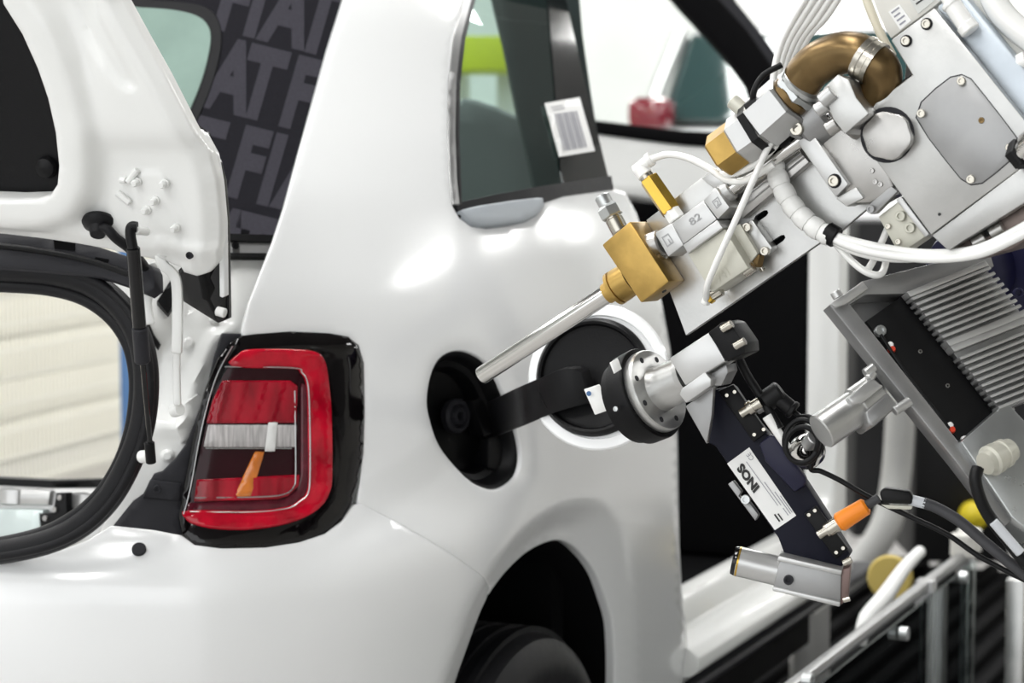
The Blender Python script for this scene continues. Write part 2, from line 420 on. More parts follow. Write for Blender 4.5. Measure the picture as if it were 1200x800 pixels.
ARCH = np.array([(540, 830), (548, 800), (566, 751), (585, 705), (609, 674), (637, 648), (665, 635), (683, 637), (700, 651), (713, 674), (721, 702), (727, 730), (729, 765), (729, 800), (729, 830)], float)
LIP = np.array([(508, 830), (517, 800), (532, 758), (555, 698), (585, 649), (620, 611), (655, 592), (688, 587), (712, 598), (727, 624), (736, 660), (741, 705), (744, 760), (744, 830)], float)
LIPC = catmull(LIP, False, 6); ARCHC = catmull(ARCH, False, 6)
LIPPOLY = np.vstack([LIPC, [(744, 900), (508, 900)]])
FILL = np.array([(501, 470), (505, 441), (515, 420), (531, 410), (550, 410), (572, 422), (589, 448), (603, 487), (612, 515), (614, 540), (608, 560), (592, 573), (575, 575), (554, 566), (533, 546), (515, 522), (505, 494)], float)
FILLC = catmull(FILL, True, 3)
def body(Q):
    Q = np.asarray(Q, float); P, N = body_base(Q); d = np.zeros(len(Q))
    ins = inpoly(Q, LIPPOLY); dl = dist_poly(Q, LIPC, False)
    d += np.where(ins, -np.clip(dl/34, 0, 1)*.026, 0)
    near = (np.abs(Q[:, 0]-557) < 110) & (np.abs(Q[:, 1]-490) < 130)
    if near.any():
        df = np.zeros(len(Q))+99; df[near] = dist_poly(Q[near], FILLC)
        d += -.0030*np.exp(-(df/7)**2)
    return P+N*d[:, None], N

car = thing('hatchback_car', 'white small hatchback with open boot, red tail light and open filler flap', 'car', (0.3, 0.0, FZ))

PIL = [(428, -70), (405, 0), (388, 55), (372, 110), (352, 180), (336, 240), (322, 282), (306, 322), (294, 355), (287, 383), (285, 393)]
LTOP = [(300, 391), (340, 388), (385, 390), (408, 394), (420, 404), (426, 425), (427.5, 480), (426, 530), (424, 560), (421, 588)]
SEAM = [(470, 612), (520, 642), (560, 668), (588, 690)]
WINL = [(717, 221), (690, 224), (660, 228), (637, 236), (634, 246), (628, 254), (617, 261), (596, 266), (570, 269), (552, 266), (538, 256), (530, 242), (526, 210), (524, 157), (524.5, 98), (531, 45), (544, 0), (562, -70)]
APER = [(729, 830), (812, 830), (806, 774), (804, 735), (799, 693), (796, 637), (795, 560), (794, 507), (786, 410), (777, 360), (765, 310), (746, 250), (733, 226)]
iA = int(np.argmin(np.hypot(ARCHC[:, 0]-588, ARCHC[:, 1]-700)))
arch_hi = [tuple(p) for p in ARCHC if not (p[0] < 588 and p[1] > 690)]
arch_lo = [tuple(p) for p in ARCHC if (p[0] < 588 and p[1] > 690)]
qp = sheet('quarter_panel', PIL+LTOP+SEAM+[p for p in arch_hi]+APER[1:]+WINL, body, M['paint'], car, holes=[FILLC], step=9)
tag(qp, 'glossy white quarter panel with filler opening')
LBOT = [(412, 594), (400, 611), (380, 626), (350, 636), (310, 642), (260, 643), (228, 639), (212, 628)]
SEALOUT = [(180, 622), (130, 617), (104, 633), (70, 646), (30, 655), (0, 659), (-70, 664)]
bp = sheet('bumper', SEALOUT[::-1][:1]+[(-70, 870), (525, 870)]+[tuple(p) for p in arch_lo]+[(586, 692), (558, 670), (518, 644), (468, 614), (423, 591)]+LBOT+SEALOUT[:-1], body, M['paint'], car, step=10)
pl = body_base(np.array([[163, 644.]])); lathe('plug', pl[0][0]-pl[1][0]*.004, pl[1][0], [(0, .0095), (.007, .0095), (.008, .0085), (.008, 0)], M['dkgrey'], car)

# ---- wheel housing, tyre
WC = np.array([0.03, -0.68, 0.13])
ar = body(ARCHC)[0]; inw = np.array([0, 1, 0])
V = list(ar)+[p+inw*.30+np.array([0, 0, -.0]) for p in ar]+[p+inw*.30 for p in ar[:1]]
n = len(ar); F = [(i, i+1, n+i+1, n+i) for i in range(n-1)]
c = len(V); V.append(ar.mean(0)+inw*.30); F += [(n+i, n+i+1, c) for i in range(n-1)]
finish('wheel_housing', V, F, M['void'], car)
boxw('wheel_liner', (.08, -.42, .29), (.86, .05, .83), M['void'], car, bevel=0)
boxw('wheel_liner', (.46, -.58, .16), (.04, .34, .58), M['void'], car, bevel=0)
boxw('underbody', (1.05, 0, .12), (1.3, 1.40, .10), M['void'], car, bevel=.01)
wh = lathe('wheel', WC+np.array([0, .10, 0]), (0, -1, 0), [(0, .19), (0, .24), (.006, .27), (.022, .298), (.045, .309), (.10, .312), (.15, .309), (.178, .298), (.196, .27), (.2, .235), (.185, .2), (.16, .19)], M['rubber'], car, seg=72)
lathe('rim', WC+np.array([0, .07, 0]), (0, -1, 0), [(0, 0), (0, .19), (.12, .195), (.15, .20), (.15, .185), (.11, .16), (.10, .05), (.13, .04), (.13, 0)], M['steel'], wh, seg=40)
for k, t in enumerate((.055, .085, .115, .145)):
    lathe('tread_rib', WC+np.array([0, .10-t, 0]), (0, -1, 0), [(0, .300), (0, .3145), (.012, .3145), (.012, .300)], M['rubber'], wh, seg=72)

# ---- filler recess and flap
P0, N0 = body(FILLC); ctr = P0.mean(0); nin = -nrm(N0.mean(0))
V = []; F = []; m = len(P0)
for s, dpt in ((1.0, .002), (.985, .006), (.93, .008), (.90, .012), (.84, .030), (.76, .034), (.70, .060), (.55, .064)):
    V += [ctr+(p-ctr)*s+nin*dpt for p in P0]
for r in range(7): F += [(r*m+i, r*m+(i+1) % m, (r+1)*m+(i+1) % m, (r+1)*m+i) for i in range(m)]
V.append(ctr+nin*.064); F += [(7*m+i, 7*m+(i+1) % m, 8*m) for i in range(m)]
rec = finish('filler_recess', V, F, M['blk'], car, face_cam=True)
nk = Plane(ctr+nin*.055, -nin).pt(531, 487)
lathe('filler_neck', nk, -nin, [(0, .025), (.010, .025), (.013, .022), (.013, .018), (.007, .015), (.016, .011), (.016, .007), (.004, .006), (.004, 0)], M['dkgrey'], rec, seg=32)
hp = Plane(ctr+nin*.03, -nin)
for nm, pg, th in (('inner_tab', [(573, 512), (601, 504), (611, 540), (598, 556), (572, 548)], .02), ('hinge_mount', [(553, 470), (588, 455), (600, 500), (568, 512)], .03)):
    Pp = [hp.pt(*q) for q in pg]; k = len(Pp)
    o = finish(nm, Pp+[p+nin*th for p in Pp], [tuple(range(k)), tuple(range(2*k-1, k-1, -1))]+[(i, k+i, k+(i+1) % k, (i+1) % k) for i in range(k)], M['blk'], rec); bevel_obj(o, .003)

fdep = 2.86; fn = nrm(c_b*.93-c_r*.30+c_u*.12); fc = at(702, 442, fdep); fs = fdep/FPX
fl = lathe('filler_flap', fc+fn*.0, fn, [(-.018, 0), (-.018, 60*fs), (-.012, 78*fs), (-.003, 85*fs), (.003, 86*fs), (.006, 84*fs), (.006, 73*fs), (.002, 72*fs), (.002, 0)], M['paint'], car, seg=64)
lathe('flap_liner', fc+fn*.003-c_r*.006, fn, [(0, 70*fs), (.006, 69*fs), (.009, 67*fs), (.0125, 65*fs), (.011, 62*fs), (.006, 60*fs), (.004, 56*fs), (.003, 0)], M['blk'], fl, seg=64)
# curved hinge arm from recess to flap
def band(name, A, B, mt, parent, th=.006):
    A = catmull(np.array(A), False, 6); B = catmull(np.array(B), False, 6); k = len(A)
    nn = nrm(np.cross(A[-1]-A[0], B[0]-A[0])); nn = nn if nn @ c_b > 0 else -nn
    V = list(A)+list(B)+list(A-nn*th)+list(B-nn*th); F = []
    for i in range(k-1):
        F += [(i, i+1, k+i+1, k+i), (2*k+i, 3*k+i, 3*k+i+1, 2*k+i+1), (i, 2*k+i, 2*k+i+1, i+1), (k+i, k+i+1, 3*k+i+1, 3*k+i)]
    F += [(0, k, 3*k, 2*k), (k-1, 3*k-1, 4*k-1, 2*k-1)]
    o = finish(name, V, F, mt, parent, smooth=.7); bevel_obj(o, .0015); return o
d0 = (hp.pt(590, 470)-CAM) @ c_f
band('hinge_arm', [at(566, 474, d0+.02), at(598, 458, 2.93), at(632, 443, 2.862), at(662, 431, 2.835), at(682, 436, 2.83)],
     [at(578, 512, d0+.02), at(604, 502, 2.93), at(640, 487, 2.862), at(668, 478, 2.835), at(692, 472, 2.83)], M['blk'], rec, th=.012)

# ---- quarter window
win = lift(body_base, -.004)
gw = sheet('quarter_window', [(562, -70), (545, 0), (534, 45), (528, 98), (527, 157), (529, 210), (533, 240), (636, 236), (660, 228), (716, 220), (690, 110), (664, 0), (648, -70)], win, M['teal'], car, step=16, rim=[(0, .004)])
w2 = lift(body_base, -.0015)
sheet('black_border', [(640, -70), (650, -70), (664, 0), (690, 110), (717, 220), (664, 226), (658, 195), (652, 110), (643, 0)], w2, M['blkgloss'], gw, step=14, rim=[(0, .003)])
sheet('lower_seal', [(533, 238), (580, 228), (630, 219), (690, 210), (716, 206), (719, 222), (660, 230), (637, 238), (634, 246), (540, 254)], lift(body_base, .0005), M['rubber'], gw, step=12, rim=[(.001, .002), (.001, .008)])
sheet('edge_trim', [(556, -70), (543, 0), (531, 45), (525, 98), (524.5, 157), (526.5, 210), (530, 240), (537, 240), (534, 210), (532, 157), (533, 98), (539, 45), (551, 0), (566, -70)], lift(body_base, .003), M['alud'], gw, step=8, rim=[(.001, .001), (.001, .006)])
sheet('inner_seal', [(566, -70), (551, 0), (539, 45), (533, 98), (532, 157), (534, 210), (537, 240), (541, 240), (538, 157), (539, 98), (545, 45), (557, 0), (572, -70)], lift(body_base, .001), M['rubber'], gw, step=8, rim=[(.001, .001), (.001, .004)])
sheet('fixing_plate', [(538, 249), (560, 244), (598, 238), (632, 234), (634, 242), (626, 252), (612, 259), (585, 263), (562, 265), (550, 261)], lift(body_base, .006), mat('blue_grey_plastic', (.36, .39, .42), .4), gw, step=9, rim=[(.002, .001), (.003, .004), (.003, .010)])
sk = lift(body_base, .0005)
sheet('paper_sticker', [(638, 121), (679, 114), (697, 177), (655, 184)], sk, M['label'], gw, step=8, rim=[(0, .0004)])
sa, sb, scn, sd_ = map(np.array, ((649, 134.), (676, 130.), (688, 172.), (660, 177.)))
for k in range(11):
    u0, u1 = k/11, k/11+(.066 if k % 3 else .045)
    sheet('barcode_bar', [sa+(sb-sa)*u0, sa+(sb-sa)*u1, sd_+(scn-sd_)*u1, sd_+(scn-sd_)*u0], lift(body_base, .0012), M['inkg'], gw, step=60, dens=6, rim=None)
for k in range(2):
    a = np.array((645+2*k, 126.+3*k-0)); sheet('print_line', [a, a+(14, -2.4), a+(14.3, -1.4), a+(.3, 1)], lift(body_base, .0012), M['inkg'], gw, step=60, dens=80, rim=None)

# ---- soft top with printed lettering and its window
stp = Plane(at(300, 140, 3.34), nrm(np.array([-.93, -.25, .38])))
st = sheet('soft_top', [(60, -90), (440, -90), (412, 0), (396, 55), (380, 110), (360, 180), (344, 240), (338, 288), (245, 286), (150, 280), (60, 120)], stp, M['fabric'], car, step=40, rim=[(0, .01)])
tag(st, 'dark grey fabric roof printed with grey letters')
s1 = lift(stp, .004)
rw = sheet('rear_window', [(130, 10), (165, 10), (205, 13), (232, 20), (245, 33), (247, 52), (240, 85), (228, 118), (215, 140), (180, 160), (100, 150), (90, 60)], s1, M['tealo'], st, step=20, rim=[(.001, .003)], smooth_outline=3)
sheet('window_border', [(120, -4), (165, 0), (212, 3), (243, 10), (257, 28), (259, 55), (251, 90), (238, 125), (222, 152), (180, 172), (80, 170), (70, 50)], lift(stp, .002), M['rubber'], st, step=20, rim=[(.002, .003)], smooth_outline=3)
xa, ya = np.array((1.0, .25)), np.array((.29, -1.0))
for ch, x, y in (('F', 249, 28), ('I', 284, 36), ('A', 306, 42), ('T', 344, 52), ('A', 238, 120), ('T', 275, 129), ('F', 326, 142), ('I', 364, 151), ('T', 203, 211), ('F', 264, 224), ('I', 300, 233), ('A', 322, 238), ('A', 232, 318), ('T', 262, 325), ('F', 304, 333)):
    text('printed_letter', ch, stp, (x, y), xa*70, ya*107, M['fabricl'], st, bold=.05, depth=.0006)
tr = sheet('top_trim', [(255, 265), (340, 268), (336, 276), (255, 273)], lift(body_base, -.02), M['blk'], car, step=20, rim=[(.001, .01)])
tr = sheet('trim_strip', [(258, 273), (336, 276), (330, 289), (258, 288)], lift(body_base, -.024), M['alud'], car, step=20, rim=[(.001, .01)])
q = lift(body_base, -.022)(np.array([[279., 279.]]))[0][0]; lathe('clip', q, -c_f, [(0, .005), (.006, .005), (.006, .003), (.003, .003), (.003, 0)], M['blk'], car)
sheet('trim_lower_seal', [(258, 288), (328, 289), (326, 293), (258, 292)], lift(body_base, -.02), M['blk'], car, step=20, rim=[(.001, .01)])

# ---- boot surround: gutter panel, seal, trim
def bead(Q, path, w, h): return h*np.exp(-(dist_poly(Q, np.array(path, float), False)/w)**2)
def gut_rel(Q):
    r = bead(Q, [(268, 385), (250, 400), (235, 430), (222, 470), (212, 500)], 9, .012)
    r += bead(Q, [(262, 300), (266, 370)], 10, -.01)+bead(Q, [(216, 325), (210, 380), (185, 420), (180, 470)], 14, -.012)
    r += bead(Q, [(190, 500), (215, 505), (218, 530)], 8, .006)
    return r
gp = lift(body_base, lambda Q: gut_rel(Q)-.034)
gu = sheet('boot_gutter', [(90, 292), (262, 288), (335, 287), (322, 310), (305, 345), (293, 385), (290, 400), (262, 470), (240, 560), (200, 640), (90, 650), (118, 605), (148, 540), (160, 480), (158, 430), (140, 385), (110, 350)], gp, M['primer'], car, step=8, rim=[(.002, .004), (.002, .03)])
for (x, y, r) in ((222, 400, 7), (195, 536, 8), (254, 368, 6)):
    p, nn_ = gp(np.array([[x, y]], float)); lathe('stud', p[0], nn_[0], [(0, r*1.15e-3), (.004, r*1.1e-3), (.007, r*.6e-3), (.007, 0)], M['primer'], gu)
wv = [(171, 372), (178, 390), (186, 402), (183, 408), (175, 395), (168, 378)]
sheet('rubber_clip', wv, lift(gp, .006), M['blk'], gu, step=8, rim=[(.001, .006)])
sheet('seal_plug', [(183, 345), (200, 318), (206, 340), (196, 362)], lift(gp, .012), M['blk'], gu, step=8, rim=[(.001, .012)])
# seal: two rubber lips swept round the opening
sp = Plane(at(100, 480, 2.82), nrm(np.array([-1, -.05, .05])))
sl_o = [(-90, 310), (-40, 312), (0, 316), (60, 320), (105, 332), (138, 356), (160, 388), (170, 425), (171, 465), (165, 505), (150, 545), (128, 583), (98, 613), (60, 633), (10, 645), (-40, 650), (-90, 652)]
sl_i = [(-90, 330), (-40, 331), (0, 334), (55, 338), (98, 350), (130, 373), (150, 403), (158, 437), (158, 470), (152, 508), (138, 546), (115, 581), (86, 606), (52, 624), (5, 636), (-40, 641), (-90, 644)]
se = tube('boot_seal', [sp.pt(*p) for p in sl_o], 15*2.82/FPX, M['rubber'], car, seg=16, n=6)
tube('seal_lip', [sp.pt(*p)+c_f*.004 for p in sl_i], 8.5*2.82/FPX, M['rubber'], se, seg=14, n=6)
tube('seal_groove_lip', [sp.pt(p[0]+5, p[1]-4)-c_f*.012 if p[1] < 400 else sp.pt(p[0]+6, p[1]+3)-c_f*.012 for p in sl_o[:]], 6*2.82/FPX, M['rubber'], se, seg=10, n=6)
tp = Plane(at(100, 300, 2.79), nrm(np.array([-1, -.05, .35])))
tb = sheet('top_scuff_trim', [(-80, 266), (0, 272), (50, 277), (100, 286), (150, 302), (176, 312), (179, 318), (180, 336), (172, 342), (150, 332), (120, 322), (80, 318), (0, 312), (-80, 310)], tp, M['dkgrey'], car, step=14, rim=[(.002, .002), (.003, .02)])
for q in ([(63, 280), (88, 284), (88, 294), (64, 291)], [(112, 301), (128, 304), (126, 309), (112, 306)]): sheet('clip_slot', q, lift(tp, .001), M['void'], tb, step=20, rim=[(0, .003)])
tube('trim_bead', [tp.pt(*p)-c_f*.003 for p in [(-80, 282), (0, 288), (60, 296), (110, 307), (165, 326)]], .004, M['blk'], tb, seg=8)

# ---- boot lid seen from inside
BLK = [(-80, -80), (10, -80), (18, 0), (40, 35), (58, 75), (70, 110), (79, 150), (83, 190), (81, 212), (72, 226), (55, 231), (25, 232), (0, 231), (-80, 229)]
BLKC = densify(BLK, 8)
EMB = np.array([(60, -20), (112, -20), (122, 20), (146, 60), (166, 96), (163, 102), (146, 101), (120, 70), (92, 28)], float)
HPL = np.array([(146, 206), (158, 198), (186, 200), (197, 212), (207, 240), (218, 268), (205, 273), (176, 270), (158, 240)], float)
LIDO_ = [(-80, -80), (132, -80), (150, 0), (172, 40), (200, 90), (222, 133), (234, 158), (246, 182), (254, 212), (259, 255), (259, 295), (255, 314), (246, 325), (234, 329), (220, 325), (208, 316), (190, 308), (170, 304), (150, 300), (120, 293), (80, 286), (40, 280), (0, 275), (-80, 270)]
LIDO = [(x-(9 if x > 140 and y < 330 and not (y > 297 and x < 215) else 0), y-(4 if y > 290 and x > 215 else 0)) for x, y in LIDO_]
def lid_rel(Q):
    d = dist_poly(Q, BLKC); r = .026*(1/(1+np.exp((d-34)/4.0)))                          # raised frame round the recess
    r += np.where(inpoly(Q, EMB), -.006*np.clip(dist_poly(Q, EMB)/4, 0, 1), 0)
    r += np.where(inpoly(Q, HPL), .003*np.clip(dist_poly(Q, HPL)/2.5, 0, 1), 0)
    e = dist_poly(Q, np.array(LIDO)); r += -.012*np.exp(-(e/9)**2)
    r += .016/(1+np.exp(-(Q[:, 1]-150-.15*Q[:, 0]+30)/5))*(1/(1+np.exp(-(Q[:, 0]-190)/6)))*0
    r += .012/(1+np.exp((Q[:, 1]-168)/6))*(1/(1+np.exp(-(Q[:, 0]-112)/7)))
    r += bead(Q, [(188, 283), (225, 293), (250, 296)], 7, .005)+bead(Q, [(196, 300), (224, 311)], 6, -.004)
    return r
lp = Plane(at(150, 200, 2.66), nrm(np.array([-1, -.10, -.22])), lid_rel)
lid = sheet('boot_lid', LIDO, lp, M['primer'], car, holes=[BLK], step=6, rim=[(.002, .002), (.003, .008), (.002, .02)], hole_rim=[(.003, .003), (.004, .012), (.004, .04)])
tag(lid, 'raised white boot lid seen from its inner side')
lpb = Plane(at(150, 200, 2.66), nrm(np.array([-1, -.10, -.22])))
sheet('recess_panel', [(-80, -80), (20, -80), (28, 0), (50, 35), (68, 75), (80, 110), (89, 150), (92, 195), (90, 222), (75, 238), (25, 242), (-80, 239)], lift(lpb, -.022), M['blk'], lid, step=20, rim=[(0, .01)])
q = lift(lpb, -.018).__call__(np.array([[46., 200.]]))[0][0]; lathe('recess_knob', q, lpb.n, [(0, .014), (.006, .012), (.010, .006), (.010, 0)], M['blk'], lid)
for (x, y) in ((163, 212), (195, 214), (184, 234), (174, 245), (208, 266)):
    p, nn_ = lp(np.array([[x, y]], float))
    lathe('hinge_bolt', p[0], nn_[0], [(0, .0058), (.003, .0058), (.0035, .0045), (.010, .0043), (.012, .003), (.012, 0)], M['primer'], lid, seg=12)
for a, b in (((152, 213), (162, 199)), ((138, 226), (153, 238)), ((142, 211), (150, 211))):
    pa, pb = lp(np.array([a, b], float))[0]; cyl('weld_stud', pa-c_f*.004, pb-c_f*.004, .0042, M['primer'], lid, seg=10)
p, nn_ = lp(np.array([[224., 298.]])); screw(lid, p[0], nn_[0], .0045, M['dkgrey'], 'black_screw')
skl = Plane(at(250, 250, 2.70), nrm(np.array([-1, -.10, -.10])))
sheet('lid_outer_skin', [(238, 154), (243, 156), (256, 180), (262, 212), (266, 258), (267, 345), (265, 346), (263, 345), (262, 262), (258, 214), (251, 185), (241, 168)], lift(skl, .012), M['paint'], lid, step=10, rim=[(.001, .001), (.001, .012)])
sheet('lid_shade_gap_trim', [(222, 150), (234, 160), (245, 185), (253, 214), (257, 262), (259, 376), (252, 379), (212, 354), (206, 318), (225, 300)], lift(skl, -.008), M['blkgloss'], lid, step=14, rim=[(.001, .001), (.001, .02)])  # black sheet paints the shaded gap, together with the dark lower trim
p = lift(skl, .0)(np.array([[254., 364.], [264., 367.]]))[0]; cyl('lid_buffer', p[0], p[1], .006, M['primer'], lid, seg=14)
# grommet, wiring boot
p = lp(np.array([[116., 261.]]))[0][0]; gd = nrm(-c_f*.55+np.array([0, 0, -.8]))
gr = lathe('wiring_grommet', p-gd*.004, gd, [(0, .020), (.004, .021), (.008, .019), (.012, .012), (.022, .009), (.022, 0)], M['rubber'], lid)
tube('wiring_boot', [p+gd*.012, lp.pt(126, 268)-c_f*.012, lp.pt(138, 280)-c_f*.01, lp.pt(150, 296), lp.pt(160, 312)+c_f*.05], .0062, M['rubber'], lid, seg=12)
# gas strut
gs_d = 2.62
def gsp(x, y, d=gs_d): return at(x, y, d)
gs = cyl('gas_strut', gsp(156, 290), gsp(164, 388, 2.66), 8.2*gs_d/FPX, M['blkgloss'], car, seg=24)
tube('strut_socket', [gsp(161, 266), gsp(154, 266), gsp(153, 276), gsp(156, 292)], 6.3*gs_d/FPX, M['blk'], gs, seg=12)
cyl('ball_stud', gsp(158, 270), gsp(167, 270)+c_f*.03, .005, M['primer'], gs, seg=12)
cyl('strut_collar', gsp(164, 384, 2.655), gsp(167, 424, 2.675), 9.6*gs_d/FPX, M['dkgrey'], gs, seg=20)
cyl('strut_rod', gsp(167, 422, 2.675), gsp(176, 520, 2.72), 3.2*gs_d/FPX, M['blkgloss'], gs, seg=12)
cyl('strut_end', gsp(175, 518, 2.72), gsp(177, 542, 2.73), 6.4*gs_d/FPX, M['blk'], gs, seg=14)
cyl('lower_ball', gsp(166, 535, 2.75), gsp(176, 534, 2.735), 8*gs_d/FPX, M['primer'], gs, seg=14)
# white gooseneck hinge
def bar(name, pts, w, th, mt, parent, d=2.70, bev=.002):
    P = catmull(np.array([at(*p, d) for p in pts]), False, 5); T = np.gradient(P, axis=0); T /= np.linalg.norm(T, axis=1)[:, None]
    S = np.cross(T, c_f); S /= np.linalg.norm(S, axis=1)[:, None]; k = len(P)
    V = list(P+S*w/2-c_f*th/2)+list(P-S*w/2-c_f*th/2)+list(P-S*w/2+c_f*th/2)+list(P+S*w/2+c_f*th/2); F = []
    for r in range(4):
        for i in range(k-1): F.append((r*k+i, r*k+i+1, ((r+1) % 4)*k+i+1, ((r+1) % 4)*k+i))
    F += [(0, k, 2*k, 3*k), (k-1, 2*k-1, 3*k-1, 4*k-1)]
    o = finish(name, V, F, mt, parent, smooth=.6); bevel_obj(o, bev); return o
hg = bar('lid_hinge', [(188, 288), (188, 300), (191, 310), (200, 318), (206, 327), (208, 345), (208, 380), (207, 414)], .0125, .012, M['primer'], car)
bar('lower_link', [(207, 410), (207, 440), (208, 475)], .009, .008, M['primer'], hg, d=2.72)
lathe('pivot', at(191, 294, 2.705), c_b+c_r*.25, [(0, .010), (.014, .010), (.016, .008), (.016, 0)], M['primer'], hg)
cyl('link_end', at(203, 482, 2.73), at(211, 479, 2.72), .008, M['primer'], hg, seg=14)
sheet('hinge_bracket', [(209, 478), (232, 462), (240, 470), (226, 510), (212, 520), (206, 495)], lift(gp, .012), M['primer'], hg, step=10, rim=[(.001, .001), (.001, .015)])
bar('hinge_neck', [(178, 308), (181, 322), (176, 340), (172, 356), (176, 380)], .012, .010, M['primer'], hg, d=2.78)

# ---- tail light
HOUS = [(284, 393.5), (300, 391.5), (340, 388.5), (385, 390.5), (408, 394.5), (420, 404.5), (426, 425), (427, 480), (425.5, 530), (420, 565), (412, 592), (400, 610), (380, 625), (350, 635), (310, 641), (260, 642), (228, 638), (214, 626), (210, 605), (216, 570), (228, 510), (240, 460), (256, 420), (270, 402)]
HOUSA = np.array(HOUS); M['housing'] = mat('gloss_black_housing', (.003, .0022, .0025), .08, spec=.3, coat=.3)
dome = lift(body_base, lambda Q: .001+.008*np.clip(dist_poly(Q, HOUSA)/20, 0, 1)**.6*np.where(inpoly(Q, HOUSA), 1, 0))
tl = sheet('tail_light', HOUS, dome, M['housing'], car, step=7, rim=[(.0008, .002), (.0008, .02)])
tag(tl, 'red tail light in a gloss black surround')
ring_ = [(217, 610), (229, 620), (259, 626), (304, 625), (349, 616), (377, 600), (389, 576), (392, 550), (391, 482), (388, 445), (384, 422), (374, 411), (345, 408), (292, 408), (279, 413), (271, 426),
        (345, 428), (356, 433), (363, 445), (365, 482), (366, 550), (364, 576), (354, 591), (337, 600), (292, 605), (221, 604)]
shr = lambda L: [(x-(8*max(0, min(1, (x-280)/90))), y+ (3 if y < 460 else 0)-(4 if y > 580 else 0)) for x, y in L]
ring = shr(ring_)
sheet('red_ring_lens', ring, lift(dome, .006), M['redb'], tl, step=7, smooth_outline=3, rim=[(.001, .0008), (.0016, .003), (.0016, .008)])
sheet('inner_cavity', [(268, 427), (345, 429), (356, 435), (362, 446), (364, 482), (364, 550), (362, 575), (352, 590), (336, 599), (292, 603), (221, 603), (226, 570), (236, 520), (250, 460)], lift(dome, .002), M['maroon'], tl, step=9, rim=[(0, .003)])
sheet('upper_red_lens', [(260, 447), (336, 447), (344, 453), (343, 494), (242, 495), (249, 470)], lift(dome, lambda Q: .006+.0022*np.mod((Q[:, 0]+.28*(Q[:, 1]-470)-240)/21, 1)), M['red'], tl, step=3.5, rim=[(.001, .001), (.001, .006)])
sheet('reverse_lens', [(244, 498), (343, 498), (342, 522), (239, 522)], lift(dome, .007), M['clear'], tl, step=7, rim=[(.001, .001), (.001, .006)])
sheet('lower_red_lens', [(231, 562), (346, 556), (345, 568), (334, 580), (322, 584), (228, 587)], lift(dome, lambda Q: .0055+.0020*np.mod((Q[:, 0]-228)/24, 1)), M['red'], tl, step=3.5, rim=[(.001, .001), (.001, .006)])
sheet('amber_lens', [(297, 529), (306, 529), (291, 581), (273, 581)], lift(dome, .007), M['amber'], tl, step=6, rim=[(.001, .001), (.001, .006)])
sheet('smoky_lens', [(219, 602), (221, 590), (330, 586), (345, 574), (350, 555), (350, 450), (356, 452), (361, 482), (362, 550), (358, 576), (348, 590), (330, 597), (292, 601)], lift(dome, .004), M['maroon2'], tl, step=7, rim=[(.001, .001), (.001, .004)])
sheet('white_bar', [(312, 495), (321, 495), (318, 527), (308, 527)], lift(dome, .0085), M['label'], tl, step=7, rim=[(.001, .001), (.001, .003)])
for pts in ([(228, 587), (300, 586), (332, 583), (345, 570), (348, 550), (347, 455)], [(262, 427), (345, 428.5), (356, 434), (363, 446), (365.5, 482), (366, 550), (363.5, 577), (353, 592), (337, 601), (292, 606), (222, 605)], [(240, 524), (343, 524)], [(271, 403), (252, 440), (236, 500), (223, 570), (215, 608)]):
    P = dome(np.array(shr(pts), float)); tube('bright_edge', P[0]+P[1]*.008, .0008, M['zinc'], tl, seg=6)
bk = lift(body_base, -.006)
br = sheet('light_bracket', [(131, 616), (156, 587), (168, 579), (180, 557), (190, 554), (205, 540), (219, 522), (234, 484), (246, 448), (253, 420), (262, 391), (284, 391), (274, 404), (258, 424), (243, 462), (231, 512), (219, 570), (211, 608), (213, 629), (180, 622)], bk, M['dkgrey'], car, step=9, rim=[(.001, .001), (.001, .02)])
sheet('bracket_step', [(176, 563), (212, 567), (210, 586), (168, 582)], lift(bk, .004), M['dkgrey'], br, step=9, rim=[(.001, .001), (.001, .004)])
P = lift(bk, .004)(np.array([[184., 573.]])); screw(br, P[0][0], P[1][0], .0055, M['dkgrey'], 'black_screw')

# ---- right door opening: sill, hinge pillar, dark interior, windscreen surround
si = extrude_x('sill', [(-.66, .19), (-.66, .335), (-.70, .352), (-.722, .352), (-.732, .335), (-.737, .302), (-.748, .294), (-.783, .287), (-.802, .273), (-.803, .252), (-.79, .238), (-.75, .225)], .66, 1.66, M['primer'], car, bevel=.004)
cy = Plane((0, -.735, 0), (0, 1, 0)).pt(863, 706); lathe('sill_hole_shade', cy, nrm((0, -1, .15)), [(-.004, .017), (.004, .017), (.005, .014), (.005, 0)], M['void'], si)  # black disc painted as the dark inside of a sill hole
extrude_x('sill_seam', [(-.72, .222), (-.795, .226), (-.800, .218), (-.79, .205), (-.70, .195)], .66, 1.9, M['dkgrey'], car, bevel=.002)
hpv = [(1.44, .33), (1.53, .36), (1.58, .42), (1.60, .52), (1.60, 1.02), (1.665, 1.02), (1.68, .19), (1.44, .19)]
k = len(hpv); o = finish('hinge_pillar', [(x, -.785, z) for x, z in hpv]+[(x, -.712, z) for x, z in hpv], [tuple(range(k)), tuple(range(2*k-1, k-1, -1))]+[(i, (i+1) % k, k+(i+1) % k, k+i) for i in range(k)], M['primer'], car); bevel_obj(o, .01)
boxw('cabin_floor', (.9, 0, .20), (1.9, 1.30, .04), M['void'], car, bevel=0)
boxw('dashboard', (1.92, 0.03, .63), (.22, 1.44, .82), M['void'], car, bevel=.04)
boxw('seat_back', (.60, -.30, .50), (.16, .46, .56), M['void'], car, bevel=.05)
boxw('rear_bulkhead', (.28, -.30, .52), (.06, .80, .52), M['void'], car, bevel=.02)
ls = extrude_x('far_sill', [(.60, .25), (.60, .43), (.66, .45), (.72, .44), (.74, .36), (.80, .33), (.80, .25)], .2, 1.8, M['aluw'], car, bevel=.006)
